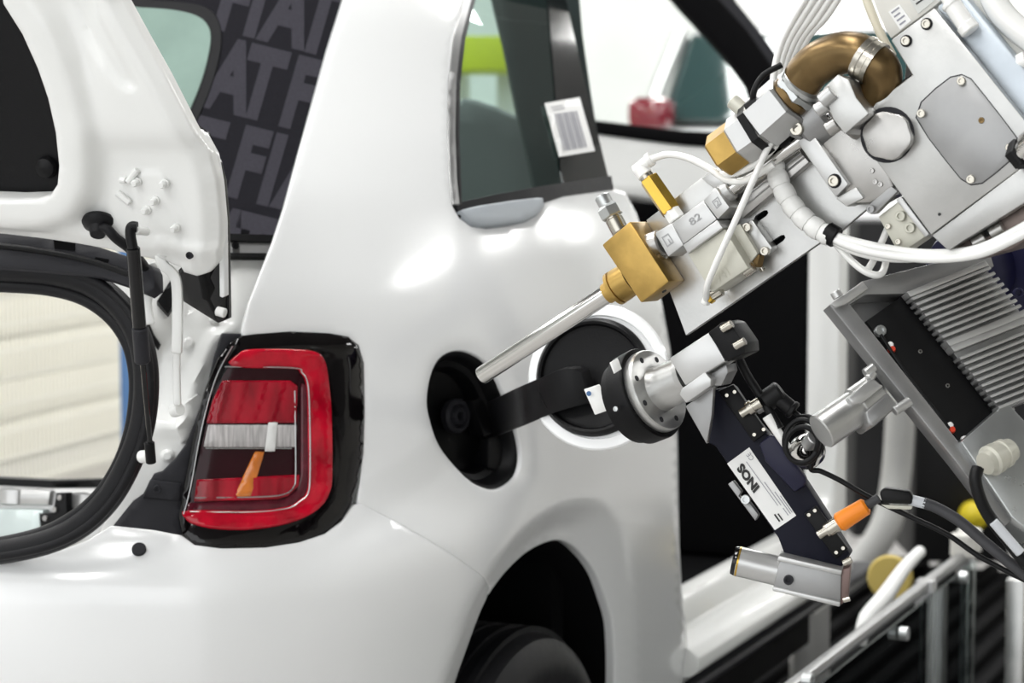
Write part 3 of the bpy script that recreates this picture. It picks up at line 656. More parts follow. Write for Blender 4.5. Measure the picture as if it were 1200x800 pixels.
# boot floor edge: latch bracket on a silver cross member
bx = Plane(at(60, 590, 3.4), (-1, 0, 0.1))
cm = sheet('boot_cross_member', [(-80, 566), (0, 569), (60, 571), (135, 572), (140, 600), (120, 640), (-80, 660)], bx, M['aluw'], car, step=20, rim=[(.004, .004), (.004, .06)])
for q in ([(0, 573), (24, 574), (23, 590), (0, 589)], [(28, 574), (62, 576), (60, 590), (27, 590)], [(88, 578), (112, 580), (106, 596), (88, 594)]): sheet('raised_pad', q, lift(bx, .008), M['aluw'], cm, step=20, rim=[(.003, .003), (.004, .012)])
sheet('lower_step', [(-80, 596), (55, 598), (52, 640), (-80, 650)], lift(bx, .012), mat('pale_green_grey_metal', (.50, .56, .55), .35, metal=.4), cm, step=20, rim=[(.002, .002), (.003, .012)])
sheet('latch_bracket', [(56, 601), (72, 600), (74, 590), (76, 577), (87, 577), (88, 604), (80, 612), (58, 622)], lift(bx, .022), M['blk'], cm, step=10, rim=[(.001, .001), (.001, .02)])
for x, y in ((64, 606), (75, 596), (81, 582)): screw(cm, lift(bx, .023).__call__(np.array([[x, y]], float))[0][0], bx.n, .004, M['steel'], 'bracket_screw')
sheet('black_edge', [(-80, 557), (0, 560), (60, 563), (135, 561), (135, 570), (60, 571), (0, 568), (-80, 566)], lift(bx, .002), M['blk'], cm, step=20, rim=[(.002, .02)])
wp = Plane(at(800, 90, 4.95), -c_f+np.array([-.25, 0, .15]))
wf = sheet('windscreen_frame', [(720, -90), (770, -30), (795, 0), (830, 38), (860, 72), (876, 94), (882, 112), (882, 150), (850, 157), (800, 155), (750, 149), (700, 143), (640, 138), (640, 150), (700, 154), (760, 162), (800, 167), (850, 170), (900, 168), (918, 150), (916, 112), (904, 80), (872, 35), (840, 0), (790, -60), (770, -90)], wp, M['void'], car, step=14, rim=[(.004, .003), (.006, .03), (.006, .06)])
sheet('windscreen_pillar_trim', [(790, -90), (842, 0), (874, 35), (906, 80), (918, 112), (930, 108), (918, 78), (888, 35), (860, 0), (810, -90)], lift(wp, -.01), M['dkgrey'], car, step=14, rim=[(.004, .004), (.006, .05)])
sheet('scuttle_panel', [(600, 146), (700, 154), (760, 162), (800, 167), (850, 170), (930, 166), (960, 200), (960, 240), (840, 242), (740, 226), (600, 232)], lift(wp, -.01), M['primer'], car, step=14, rim=[(.004, .004), (.006, .05)])
sheet('windscreen_glass', [(640, -90), (770, -90), (832, -10), (885, 60), (890, 155), (640, 142)], lift(wp, -.02), M['clearglass'], car, step=40, rim=None)
# things inside the cabin seen through the quarter window
bpl = Plane(at(620, 120, 4.0), -c_f)
sheet('seat_belt_pillar', [(560, -80), (670, -80), (680, 40), (690, 110), (700, 170), (712, 230), (632, 236), (622, 190), (606, 120), (592, 50), (580, 0)], bpl, mat('dark_green_trim', (.02, .032, .032), .6), car, step=20, rim=[(.004, .004), (.006, .05)])
sheet('seat_cover', [(535, 132), (570, 128), (600, 140), (640, 150), (680, 190), (700, 250), (530, 262)], Plane(at(600, 200, 4.2), -c_f), mat('grey_seat_film', (.13, .13, .135), .6), car, step=20, rim=[(.006, .006), (.012, .02), (.014, .08)], smooth_outline=3)

# ================================================================== ROBOT TOOLING
T = Frame(740, 305, 2.55, 35, 25, 13)
def TP(x, y, h=0.0): return T.P(x, y, h)
U1 = T.mm                                                    # one unit of drawing on the tool frame, in metres
def Lpath(fr, pts): return [fr.P(*p) for p in pts]
def hexrod(name, a, b, r, mt, parent, ch=.1): return cyl(name, a, b, r, mt, parent, seg=6, ch=ch, up=T.e3, phase=math.pi/6)

# ---- filling nozzle: tube, brass block, valve, carrier plate
fz = thing('filling_nozzle', 'steel filling nozzle tube with golden brass block pointing at the filler opening', 'nozzle', TP(805, 330, -.03))
a, b = TP(563.5, 440.5, 0), TP(722, 337, 0); d = nrm(b-a); L = np.linalg.norm(b-a)
lathe('nozzle_tube', a, d, [(.012, 0), (.012, .0085), (.0, .0092), (.0005, .0102), (.002, .0107), (L, .0112), (L, 0)], M['chrome'], fz, seg=40)
lathe('brass_collar', b-d*.014, d, [(0, .0115), (.0, .0125), (.009, .0128), (.0095, .018), (.0105, .0205), (.015, .0208), (.0155, .0185), (.017, .0185), (.0175, .0205), (.022, .0205), (.036, .0195), (.036, 0)], M['brass'], fz, seg=36)
bl = prism('brass_block', T, [(705, 287), (738, 259), (784, 330), (751, 355)], .024, -.022, M['brass'], fz, bevel=.0022)
p = TP(775, 339, .024)-T.e2*.0+T.e3*-.012; lathe('side_hole', TP(776, 337, .012)-T.e2*.004, -T.e2, [(0, .0028), (.0015, .0028), (.0015, 0)], M['ink'], bl, seg=12)
p = TP(733, 264, .024)
lathe('top_hole', TP(732, 265, .020)-T.e2*.001, T.e2, [(0, .0026), (.0012, .0026), (.0012, 0)], M['ink'], bl, seg=12)
a, b = TP(727, 271, .0), TP(706, 231, .0); d = nrm(b-a)
ft = lathe('fitting', a, d, [(0, .0105), (.016, .0105), (.017, .0098), (.022, .0098), (.022, 0)], M['nickel'], fz)
lathe('fitting_thread', a+d*.034, d, [(0, .0092), (.012, .0092), (.0135, .008), (.0135, 0)], M['zinc'], ft)
lathe('fitting_nut', a+d*.019, d, [(0, .0125), (.001, .0138), (.012, .0138), (.014, .0118), (.016, .010)], M['zinc'], ft, seg=6, phase=.3)
a, b = TP(757, 291, .002), TP(776, 284, .002); cyl('coupling_ring', a, b, .0155, M['steel'], fz, seg=30)
cyl('coupling_neck', TP(764, 299, 0), TP(776, 291, 0), .0125, M['nickel'], fz, seg=24)

plate_poly = [(804, 392), (756, 262), (830, 204), (905, 156), (960, 126), (1046, 218), (985, 270), (960, 284)]
slot = lambda x, y: [(x-7.5, y+2), (x-6, y-2), (x+4, y-8.5), (x+8, y-9), (x+9.5, y-5.5), (x+7, y-2), (x-3, y+5), (x-6.5, y+5)]
pt = prism('carrier_plate', T, plate_poly, -.022, -.030, M['alu'], fz, bevel=.0008, holes=[slot(891, 255), slot(911, 284)])
prism('slot_backing', T, [(870, 240), (905, 225), (945, 280), (905, 310)], -.0305, -.034, M['void'], fz, bevel=0)
prism('spacer_plate', T, [(757, 258), (829, 203), (846, 230), (776, 285)], -.010, -.0215, M['alu'], fz, bevel=.001)
v1 = prism('valve_end_cap', T, [(767, 273), (787, 261), (801, 287), (783, 301)], .030, -.010, M['aluw'], fz, bevel=.0014)
prism('valve_body', T, [(787, 262), (824, 235), (840, 257), (801, 286)], .028, -.010, M['aluw'], fz, bevel=.0012)
prism('valve_end_cap', T, [(824, 235), (838, 219), (855, 243), (841, 257)], .030, -.010, M['aluw'], fz, bevel=.0014)
prism('valve_ledge', T, [(800, 287), (840, 257.5), (847, 267), (806, 297)], .033, -.010, M['aluw'], fz, bevel=.0012)
cb = prism('pilot_block', T, [(806, 298), (849, 268), (877, 314), (834, 343)], .026, -.018, M['cream'], fz, bevel=.0016)
prism('pilot_side', T, [(849, 270), (867, 262), (888, 297), (876, 312)], .006, -.020, M['cream'], fz, bevel=.001)
# embossed marks on the valve, relief shade painted as darker flat letters
tp_ = T.plane(.0285)
text('embossed_mark', '82', tp_, (810, 265), np.array((13, -9.4)), np.array((-6, -10.5)), M['alud'], fz, bold=.01)
def ring_mark(par, q, h):
    q = np.array(q, float); c = q.mean(0); return sheet('embossed_square', q, T.plane(h), M['alud'], par, holes=[c+(q-c)*.72], step=40, dens=50, rim=None)
ring_mark(fz, [(775, 278), (783, 273), (790, 284), (782, 290)], .0304)
ring_mark(fz, [(834, 236), (841, 230), (846, 239), (840, 245)], .0304)
text('embossed_mark', '1', T.plane(.0304), (784, 287), np.array((9, -6.4)), np.array((-4.8, -8)), M['alud'], fz)
text('embossed_mark', '2', T.plane(.0304), (840, 242), np.array((9, -6.4)), np.array((-4.8, -8)), M['alud'], fz)
text('embossed_mark', '741', T.plane(.0265), (843, 331), np.array((10, -7)), np.array((-9, -14)), mat('shaded_emboss', (.50, .49, .42), .4, metal=.3), fz)
# slotted strip with two screws
sl = prism('slide_strip', T, [(869, 266), (881, 257), (905, 291), (893, 300)], -.002, -.022, M['alu'], fz, bevel=.001)
for x, y in ((876, 266), (897, 294)): screw(sl, TP(x, y, -.001), T.e3, .0052, M['nickel'])
hexrod('hex_plug', TP(886, 312, -.004), TP(889, 297, -.004), .0075, M['bronze'], fz)
cyl('port_plug', TP(872, 320, .012), TP(883, 312, .012), .0062, M['nickel'], fz)
cyl('port_plug', TP(834, 347, .010), TP(846, 340, .010), .0062, M['nickel'], fz)
cyl('port_ring', TP(830, 350, .010), TP(835, 346.5, .010), .0072, M['gold'], fz)
cyl('tube_socket', TP(826, 356, .010), TP(831, 343, .012), .0052, M['tubew'], fz)
for x, y in ((860, 329), (893, 315)): screw(fz, TP(x, y, -.006), -T.e2, .0035, M['nickel'])
# bright brass hex barrel with push-in elbow
hb = hexrod('brass_barrel', TP(787, 248, .004), TP(760, 209, .004), .0118, M['gold'], fz)
cyl('barrel_base', TP(794, 258, .004), TP(786, 246, .004), .0105, M['tubew'], fz, seg=8)
cyl('barrel_neck', TP(760, 210, .004), TP(755, 203, .004), .0085, M['nickel'], fz)
cyl('elbow_foot', TP(757, 206, .004), TP(749, 196, .004), .0095, M['tubew'], fz, seg=20)
cyl('elbow_fitting', TP(745, 201, .004), TP(763, 186, .004), .0074, M['tubew'], fz, seg=20)
cyl('elbow_collar', TP(759, 189, .004), TP(764, 185, .004), .0082, M['tubew'], fz, seg=20)
# guide rods and slide rail
cyl('guide_rod', TP(848, 228, .012), TP(975, 139, .012), .0078, M['chrome'], fz, seg=28)
cyl('rod_seat', TP(846, 229, .012), TP(858, 221, .012), .0115, M['aluw'], fz, seg=28)
prism('slide_rail', T, [(852, 238), (935, 174), (948, 190), (870, 256)], -.006, -.022, M['steel'], fz, bevel=.001)
for k, off in enumerate((0.30, 0.62)):
    q0, q1 = np.array((852, 238.))*(1-off)+np.array((870, 256.))*off, np.array((935, 174.))*(1-off)+np.array((948, 190.))*off
    tube('rail_groove', [TP(*q0, -.0058), TP(*q1, -.0058)], .0013, M['alud'], fz, seg=6, n=2)
prism('rod_block', T, [(822, 209), (842, 196), (858, 214), (838, 222)], .002, -.022, M['aluw'], fz, bevel=.001)

# ---- pneumatic tubes: each its own
def tubing(name, pts, r, m, label, cat='tube', group=None, fr=T, n=8, parent=None):
    o = tube(name, Lpath(fr, pts), r, m, parent, seg=10, n=n)
    if parent is None: tag(o, label, cat, group)
    return o
tubing('air_tube', [(762, 187, .004), (782, 181, .012), (806, 185, .016), (832, 198, .016), (852, 211, .018), (870, 212, .022), (890, 203, .026), (907, 192, .028)], .0040, M['tubew'], 'thin white air tube arching from the elbow on the gold hex barrel', group='thin white tubes')
tubing('air_tube', [(828, 352, .011), (829, 334, .034), (843, 300, .046), (862, 258, .046), (880, 217, .044), (895, 183, .04), (903, 168, .034)], .0038, M['tubew'], 'thin white air tube hanging diagonally across the cream valve block', group='thin white tubes')
tubing('air_tube', [(842, 205, .014), (860, 203, .020), (878, 196, .024), (896, 184, .026), (910, 168, .026)], .0042, M['tubew'], 'short white air tube lying along the chrome guide rod', group='thin white tubes')
# spiral wrap as turns
sw = thing('spiral_wrap', 'white spiral wrap band curling down over the carrier plate', 'cable wrap', TP(930, 240, -.02))
wpth = catmull(np.array([(901, 168), (906, 190), (913, 212), (924, 234), (939, 253), (957, 268), (974, 277)], float), False, 12)
seg_n = 8
for k in range(seg_n):
    i0 = int(k*(len(wpth)-1)/seg_n); i1 = int((k+1)*(len(wpth)-1)/seg_n)
    P = [TP(x, y, .004) for x, y in wpth[i0:i1+1]]; P[-1] = P[-1]*.94+P[-2]*.06
    tube('wrap_turn', P, .0125, M['wrap'], sw, seg=14, n=2, radii=[.0102, .0118, .0120, .0112])
cyl('clamp_tie', TP(968, 271, .004), TP(981, 279, .004), .0122, M['cable'], sw, seg=16)
# tubes leaving the wrap to the right
for k, (pts, lab) in enumerate((
    ([(972, 274, .004), (1000, 283, .012), (1042, 292, .018), (1090, 297, .03), (1140, 293, .04), (1180, 277, .05), (1230, 250, .06)], 'uppermost of the white tubes bowing right from the spiral wrap'),
    ([(972, 277, .006), (1002, 290, .016), (1045, 299, .024), (1094, 303, .034), (1145, 298, .044), (1186, 281, .054), (1232, 256, .06)], 'middle white tube of the bundle bowing right from the spiral wrap'),
    ([(972, 279, .0), (1000, 293, .010), (1043, 302, .016), (1098, 300, .025), (1150, 290, .032), (1195, 268, .04), (1232, 246, .05)], 'lowest white tube of the bundle bowing right from the spiral wrap'))):
    tubing('air_tube', pts, .0050, M['tubew'], lab, group='white tube bundle')
tubing('air_tube', [(980, 286, .0), (996, 304, .0), (1014, 318, .002), (1030, 322, -.004), (1037, 312, -.02), (1040, 290, -.03)], .0040, M['tubew'], 'white tube looping down to the grey bracket under the wrap', group='thin white tubes')
tubing('air_tube', [(1016, 318, -.004), (1024, 304, -.012), (1034, 282, -.02), (1040, 268, -.022)], .0040, M['tubew'], 'short white tube ending at the small cream connector', group='thin white tubes')
for k in range(5):
    tubing('air_tube', [(905+5*k, 112-3*k, .0-.004*k), (908+6*k, 80-2*k, -.004*k), (916+8*k, 50-2*k, -.004*k), (930+9*k, 22, -.004*k), (948+9.5*k, -8, -.004*k), (970+10*k, -50, -.004*k)], .0042, M['tubew'], '%s tube from the left in the white bundle above the brass elbow' % ['first', 'second', 'third', 'fourth', 'fifth'][k], group='upright white tube bundle')
tubing('beige_tube', [(1003, -50, .0), (1014, -6, .0), (1024, 22, .0), (1034, 44, .0), (1046, 66, .0)], .0050, mat('beige_tube', (.66, .62, .50), .35), 'beige tube running down beside the paper labels')

# ---- shut-off valve with brass elbow
va = thing('elbow_valve', 'silver hexagon valve with curved brown brass elbow pipe', 'valve', TP(950, 150, 0))
hexrod('brass_hex', TP(841, 184, .03), TP(872, 161, .03), .0265, M['brass'], va)
hexrod('valve_hex', TP(864, 167, .03), TP(894, 146, .03), .0290, M['aluw'], va)
hexrod('valve_hex', TP(889, 148, .03), TP(924, 117, .03), .0315, M['aluw'], va)
cyl('brass_washer', TP(922, 117, .03), TP(932, 108, .03), .0240, M['bronze'], va, seg=32)
hexrod('zinc_nut', TP(927, 112, .03), TP(936, 103, .03), .0265, M['zinc'], va)
cyl('zinc_ring', TP(935, 103, .03), TP(942, 95, .032), .0245, M['zinc'], va, seg=32)
tube('elbow_pipe', Lpath(T, [(938, 97, .032), (949, 82, .034), (965, 70, .038), (988, 62, .042), (1004, 63, .044), (1014, 68, .044)]), .0225, M['bronze'], va, seg=28, radii=[.0225, .0228, .0232, .0230, .0228, .0222])
lathe('elbow_nut', TP(1010, 66, .044), nrm(TP(1028, 77, .044)-TP(1010, 66, .044)), [(0, .022), (0, .0248), (.006, .0248), (.007, .0238), (.013, .0238), (.014, .0248), (.019, .0248), (.019, .020)], M['nickel'], va, seg=28)
tube('lower_elbow', Lpath(T, [(1021, 72, .044), (1031, 81, .042), (1033, 94, .036), (1028, 108, .028), (1016, 120, .02)]), .0222, M['bronze'], va, seg=24)
hexrod('valve_seat', TP(985, 141, .012), TP(1009, 122, .012), .0300, M['steel'], va)
prism('seat_front', T, [(964, 104), (982, 87), (995, 94), (1003, 114), (1018, 133), (990, 157), (976, 139)], .078, .03, M['alu'], va, bevel=.0012)
cyl('seat_pin', TP(963, 119, .078), TP(977, 107, .078), .0085, M['aluw'], va); cyl('seat_pin', TP(957, 130, .072), TP(969, 122, .072), .0075, M['aluw'], va)
cyl('seat_pin', TP(970, 152, .068), TP(982, 144, .068), .0085, M['steel'], va)
cyl('round_flange', TP(944, 152, -.002), TP(972, 130, -.002), .033, M['alud'], va, seg=36)
cyl('tie_head', TP(876, 128, .05), TP(889, 118, .05), .0075, M['cable'], va, seg=8)
o = lathe('cable_tie', TP(883, 153, .03), T.e1, [(0, .0305), (0, .0325), (.009, .0325), (.009, .0305)], M['cable'], va, seg=6, up=T.e3, phase=math.pi/6)
tube('tie_tail', Lpath(T, [(882, 124, .05), (884, 106, .055), (895, 88, .05), (916, 76, .04)]), .0036, M['cable'], va, seg=8)
cyl('bleed_knob', TP(858, 118, .03), TP(872, 130, .03), .0085, M['cream'], va)
hexrod('socket_nut', TP(932, 152, .022), TP(937, 150, .026), .012, M['alud'], va); screw(va, TP(935, 151, .030), T.e3, .0075, M['nickel'])
lathe('tie_mount', TP(918, 160, .012), T.e3, [(0, .013), (.008, .013), (.008, 0)], M['cable'], va, seg=10)

# ---- strap bracket and housing
hs = thing('slide_housing', 'grey metal slide housing with bright strap bar and socket screw', 'housing', TP(1000, 195, -.02))
prism('housing_body', T, [(952, 150), (1000, 118), (1030, 142), (1050, 226), (1028, 238), (996, 240), (975, 205)], .014, -.03, M['steel'], hs, bevel=.006)
stp_ = prism('strap_bar', T, [(934, 166), (951, 155), (994, 216), (979, 231)], .024, .006, M['aluw'], hs, bevel=.0012)
prism('strap_foot', T, [(979, 232), (1003, 219), (1012, 232), (992, 242)], .018, -.01, M['alu'], hs, bevel=.001)
screw(stp_, TP(978, 212, .0243), T.e3, .0062, M['nickel']); lathe('counterbore_shade', TP(978, 212, .0241), T.e3, [(0, .0080), (.0007, .0078), (.0007, .0066), (0, .0066)], M['dkgrey'], stp_, seg=20)  # dark ring painted as the shaded recess round the screw
prism('wedge_blade', T, [(1014, 243), (1044, 218), (1052, 224), (1026, 250), (1020, 251)], .020, .008, M['alud'], hs, bevel=.001)
screw(hs, TP(1021, 245, .021), T.e3, .0045, M['alud'])
for x, y in ((1022, 200), (1026, 213), (1032, 216)): screw(hs, TP(x, y, .0145), T.e3, .003, M['steel'])
cn = thing('cream_connector', 'small cream connector block with two round pins below the hexagon bolt', 'connector', TP(1055, 260, -.02))
prism('connector_body', T, [(1029, 254), (1053, 236), (1086, 276), (1060, 294), (1048, 288)], .010, -.02, M['cream'], cn, bevel=.0015)
prism('connector_lid', T, [(1050, 234), (1056, 230), (1089, 274), (1084, 278)], .016, -.01, M['aluw'], cn, bevel=.001)
for x, y in ((1056, 253), (1067, 267)): screw(cn, TP(x, y, .012), T.e3, .0058, M['cream'], 'round_pin')
for x, y in ((1041, 265), (1053, 283)): screw(cn, TP(x, y, .0105), T.e3, .0032, M['nickel'])

# ---- tool head plate
hd = thing('tool_head', 'large bright aluminium tool head plate with grey rounded cover', 'tool head', TP(1110, 150, 0))
prism('head_plate', T, [(1044, 47), (1095, 9), (1260, 215), (1200, 194), (1091, 275), (1025, 186), (1012, 142), (1027, 119), (1069, 88)], .046, .026, M['alu'], hd, bevel=.0015)
prism('head_lower_flange', T, [(1092, 276), (1200, 194.5), (1260, 170), (1262, 200), (1200, 238), (1111, 293)], .0455, .026, M['alu'], hd, bevel=.0012)
cvp = [(1074, 138), (1080, 120), (1097, 104), (1114, 91), (1127, 88), (1138, 93), (1155, 114), (1176, 141), (1191, 161), (1193, 172), (1184, 187), (1168, 201), (1151, 214), (1138, 216), (1126, 209), (1108, 187), (1088, 161)]
pshadow = prism('cover_shade', T, [tuple(np.array((1134, 152.))+(np.array(q)-(1134, 152))*1.022) for q in cvp], .0466, .045, M['dkgrey'], hd, bevel=0)  # dark rim stands in for the shade round the cover
cv = prism('cover_plate', T, cvp, .0485, .0455, M['alud'], hd, bevel=.0006)
for x, y in ((1127, 95), (1080, 133), (1184, 173), (1138, 210)): screw(cv, TP(x, y, .0487), T.e3, .0046, M['nickel'])
lathe('rusty_hole', TP(1150, 141, .0486), T.e3, [(0, .0035), (.0008, .003), (.0008, .0016), (-.001, 0)], M['bronze'], cv, seg=12)
for x, y in ((1062, 48), (1086, 28)):
    s_ = screw(hd, TP(x, y, .0462), T.e3, .0050, M['nickel']); lathe('counterbore_shade', TP(x, y, .0461), T.e3, [(0, .0066), (.0007, .0064), (.0007, .0054), (0, .0054)], M['dkgrey'], hd, seg=20)  # dark rings give these screws the shade of a sunk seat
lathe('small_hole', TP(1101, 251, .0461), T.e3, [(0, .0018), (.0006, .0018), (.0006, 0)], M['ink'], hd, seg=10)
prism('big_bolt', T, [(1039+29*math.cos(a)*(1-.075*abs(math.cos(3*a+.9))**3), 159+29*math.sin(a)*(1-.075*abs(math.cos(3*a+.9))**3)) for a in np.linspace(0, 2*math.pi, 36, endpoint=False)], .058, .045, M['steel'], hd, bevel=.0012)
lathe('bolt_recess', TP(1040, 158, .0455), T.e3, [(0, .030), (.0012, .0295), (.0012, 0)], M['dkgrey'], hd, seg=30)
prism('side_cheek', T, [(1097, 8), (1125, -12), (1290, 190), (1262, 216)], .030, -.02, mat('blue_grey_aluminium', (.52, .57, .62), .4, metal=.6, noise=.2, nscale=12), hd, bevel=.003)
prism('head_core', T, [(1062, 70), (1098, 20), (1250, 215), (1195, 235), (1112, 289), (1045, 205)], .025, -.05, M['alud'], hd, bevel=.003)
prism('notch_block', T, [(1025, 118), (1052, 97), (1069, 92), (1066, 104), (1032, 128)], .030, .004, M['cream'], hd, bevel=.001)
prism('notch_shade', T, [(1040, 106), (1067, 88), (1070, 94), (1044, 118)], .034, .030, M['ink'], hd, bevel=0)  # black strip paints the shade along the head plate edge
lathe('black_hex', TP(1193, 184, .05), nrm(T.e1*.8+T.e3*.6), [(0, .015), (.002, .017), (.012, .017), (.014, .015), (.014, 0)], M['cable'], hd, seg=6)
lathe('chrome_stub', TP(1193, 184, .05)+nrm(T.e1*.8+T.e3*.6)*.013, nrm(T.e1*.8+T.e3*.6), [(0, .0125), (.012, .0125), (.013, .016), (.026, .016), (.026, 0)], M['chrome'], hd, seg=24)
und = prism('under_plate', T, [(1112, 290), (1262, 205), (1280, 260), (1230, 262), (1185, 292), (1140, 304)], .020, -.03, mat('brown_grey_steel', (.20, .16, .145), .4, metal=.6), hd, bevel=.002)
for (x, y) in ((1168, 272), (1148, 284)): cyl('under_stud', TP(x-7, y+2, .026), TP(x+8, y-6, .026), .0075, M['steel'], hd)
prism('under_slot', T, [(1136, 282), (1172, 258), (1176, 264), (1140, 290)], .0205, .0195, M['ink'], hd, bevel=0)
# white labels above the plate and hose fittings right of it
lb = thing('label_plate', 'pale plate with two small printed paper labels', 'plate', TP(1050, 20, 0))
prism('backing', T, [(1012, -30), (1090, -60), (1110, -5), (1094, 8), (1044, 45), (1036, 32)], .020, .0, M['lgrey'], lb, bevel=.001)
prism('paper_label', T, [(1041, 14), (1054, 5), (1068, 24), (1055, 35)], .0208, .020, M['label'], lb, bevel=0)
prism('paper_label', T, [(1060, -10), (1082, -25), (1096, 0), (1076, 16)], .0208, .020, mat('grey_paper', (.55, .56, .54), .5), lb, bevel=0)
for k in range(4):
    q = np.array((1044+3.2*k, 14.5+4.6*k)); e = np.array((9-2*(k % 2), -6.6+1.5*(k % 2))); w_ = np.array((1.2, 1.7)); prism('print_line', T, [q, q+e, q+e+w_, q+w_], .0211, .0207, M['inkg'], lb, bevel=0)
for k in range(3):
    q = np.array((1066+3.4*k, -6+5.0*k)); e = np.array((14, -10)); w_ = np.array((1.2, 1.7)); prism('print_line', T, [q, q+e, q+e+w_, q+w_], .0211, .0207, M['ink'], lb, bevel=0)
hf = thing('hose_fitting', 'white push-in hose fitting on the blue-grey edge of the tool head', 'fitting', TP(1125, 20, .03))
cyl('fitting_tube', TP(1095, -30, .04), TP(1118, 8, .04), .0080, M['tubew'], hf); cyl('fitting_body', TP(1115, 4, .04), TP(1135, 33, .04), .0098, M['tubew'], hf)
cyl('fitting_ring', TP(1131, 28, .04), TP(1138, 37, .04), .0110, M['tubew'], hf)
cyl('fitting_ring', TP(1113, 2, .04), TP(1117, 7, .04), .0108, M['tubew'], hf)
tubing('grey_hose', [(1120, -40, -.01), (1150, 5, -.01), (1185, 45, -.01), (1240, 110, -.01)], .020, M['lgrey'], 'thick pale grey hose in the upper right corner', cat='hose')
tubing('white_hose', [(1150, -40, .01), (1170, 10, .01), (1200, 40, .01), (1245, 70, .01)], .014, M['tubew'], 'thick white hose crossing the upper right corner', cat='hose')
cyl('hose_clip', TP(1188, 78, .02), TP(1204, 70, .02), .010, M['tubew'], None); tag(bpy.context.scene.objects['hose_clip'], 'short white hose clip at the right frame edge', 'clip')

# ---- flap gripper
G = Frame(766, 459, 2.52, 27, 36, 10)
gr_ = thing('flap_gripper', 'silver flap gripper with thick black rubber disc and white tag', 'gripper', G.O)
O_ = G.O; e1 = G.e1
lathe('rubber_disc', O_-e1*.046, e1, [(.008, 0), (.008, .047), (.009, .0485), (.019, .0485), (.0195, .0515), (.0205, .0535), (.041, .0545), (.043, .0535), (.0432, .050), (.044, .050), (.044, 0)], M['blk'], gr_, seg=56)
fg = lathe('silver_flange', O_-e1*.004, e1, [(0, .0475), (.002, .0485), (.010, .0485), (.012, .047), (.012, .030), (.013, .0265), (.050, .0235), (.052, .0265), (.058, .0265), (.058, 0)], M['alu'], gr_, seg=56)
for k in range(8):
    a_ = 2*math.pi*k/8+.3; p = O_+e1*.0078+(math.cos(a_)*G.e2+math.sin(a_)*G.e3)*.0385
    lathe('flange_hole', p, e1, [(0, .0034), (.0006, .0034), (.0006, 0)], M['dkgrey'], fg, seg=12)
tg = prism('acrylic_tag', Frame(700, 470, 2.60, 20, 10, 5), [(684, 456), (702, 450), (717, 479), (697, 486)], .003, -.003, M['tubew'], gr_, bevel=.001)
lathe('blue_dot', at(690, 461, 2.594), c_b, [(0, .003), (.0008, .003), (.0008, 0)], M['blue'], gr_, seg=10)
prism('disc_label', Frame(720, 430, 2.475, 20, -28, 5), [(716, 424), (724, 419), (729, 432), (721, 437)], .0, -.004, M['label'], gr_, bevel=.0006)
lathe('disc_screw', at(722, 479, 2.478), nrm(c_b*.8-c_r*.5), [(0, .003), (.002, .003), (.0025, 0)], M['zinc'], gr_, seg=10)
G2 = Frame(815, 425, 2.47, 31, 24, 10)
gb = prism('gripper_body', G2, [(784, 420), (831, 389), (850, 423), (803, 452)], .018, -.026, M['aluw'], gr_, bevel=.0018)
prism('body_ledge', G2, [(799, 455), (826, 436), (833, 444), (833, 452), (804, 472), (796, 462)], .020, -.018, M['aluw'], gr_, bevel=.001)
prism('body_notch', G2, [(828, 441), (851, 427), (853, 436), (845, 452), (834, 452)], .006, -.026, M['alud'], gr_, bevel=.001)
hd2 = prism('black_connector', G2, [(829, 390), (846, 377), (856, 379), (872, 402), (873, 414), (853, 424), (850, 422)], .021, -.028, M['blk'], gr_, bevel=.002)
for x, y in ((853, 382), (868, 402)): cyl('gold_screw', G2.P(x-7, y+4, .024), G2.P(x+5, y-3, .024), .0046, M['nickel'], gr_)
prism('bracket_plate', G2, [(803, 476), (836, 453), (834, 486), (828, 520)], .0, -.008, M['alud'], gr_, bevel=.0008)

# ---- laser sensor bar with label
S = Frame(905, 570, 2.50, 33, 12, 8)
sn = thing('sensor_bar', 'dark navy sensor bar with a white printed label', 'sensor', S.P(905, 560))
nb = prism('sensor_body', S, [(836, 456), (858, 452), (884, 492), (916, 527), (944, 566), (966, 600), (996, 648), (984, 667), (921, 654), (912, 630), (838, 522), (828, 518)], .014, -.022, M['navy'], sn, bevel=.002)
prism('sensor_bump', S, [(889, 520), (902, 509), (914, 512), (921, 527), (945, 560), (944, 568), (931, 577), (897, 541)], .026, .012, mat('navy_gloss', (.012, .012, .032), .4, spec=.3), sn, bevel=.003)
lbq = [(852, 543), (878, 524), (933, 604), (908, 621)]
lbl = prism('sensor_label', S, lbq, .0148, .014, M['label'], sn, bevel=0)
A_, B_, C_, D_ = [np.array(q, float) for q in lbq]
def lp2(u, v): return A_+(B_-A_)*u+(D_-A_)*v                        # u across, v down the label
LS = S.plane(.0149)
# the name runs up the label, letter tops towards the left edge
text('label_name', 'INOS', LS, lp2(.46, .47), (lp2(.46, .02)-lp2(.46, .40))*.42, (lp2(.02, .43)-lp2(.42, .4))*1.02, M['ink'], sn, bold=.055, depth=.0006)
text('ce_mark', 'CE', LS, lp2(.92, .15), (lp2(.9, .04)-lp2(.9, .15))*.75, (lp2(.6, .1)-lp2(.9, .1))*.85, M['inkg'], sn, depth=.0006)
def strip(u0, v0, u1, v1, m='inkg'): sheet('print_line', [lp2(u0, v0), lp2(u1, v0), lp2(u1, v1), lp2(u0, v1)], lift(LS, .0006), M[m], sn, step=60, dens=90, rim=None)
strip(.60, .12, .625, .78); strip(.70, .45, .73, .80); strip(.70, .84, .73, .95); strip(.80, .62, .83, .95); strip(.88, .70, .91, .95); strip(.30, .84, .36, .95, 'ink'); strip(.42, .86, .47, .96, 'ink')
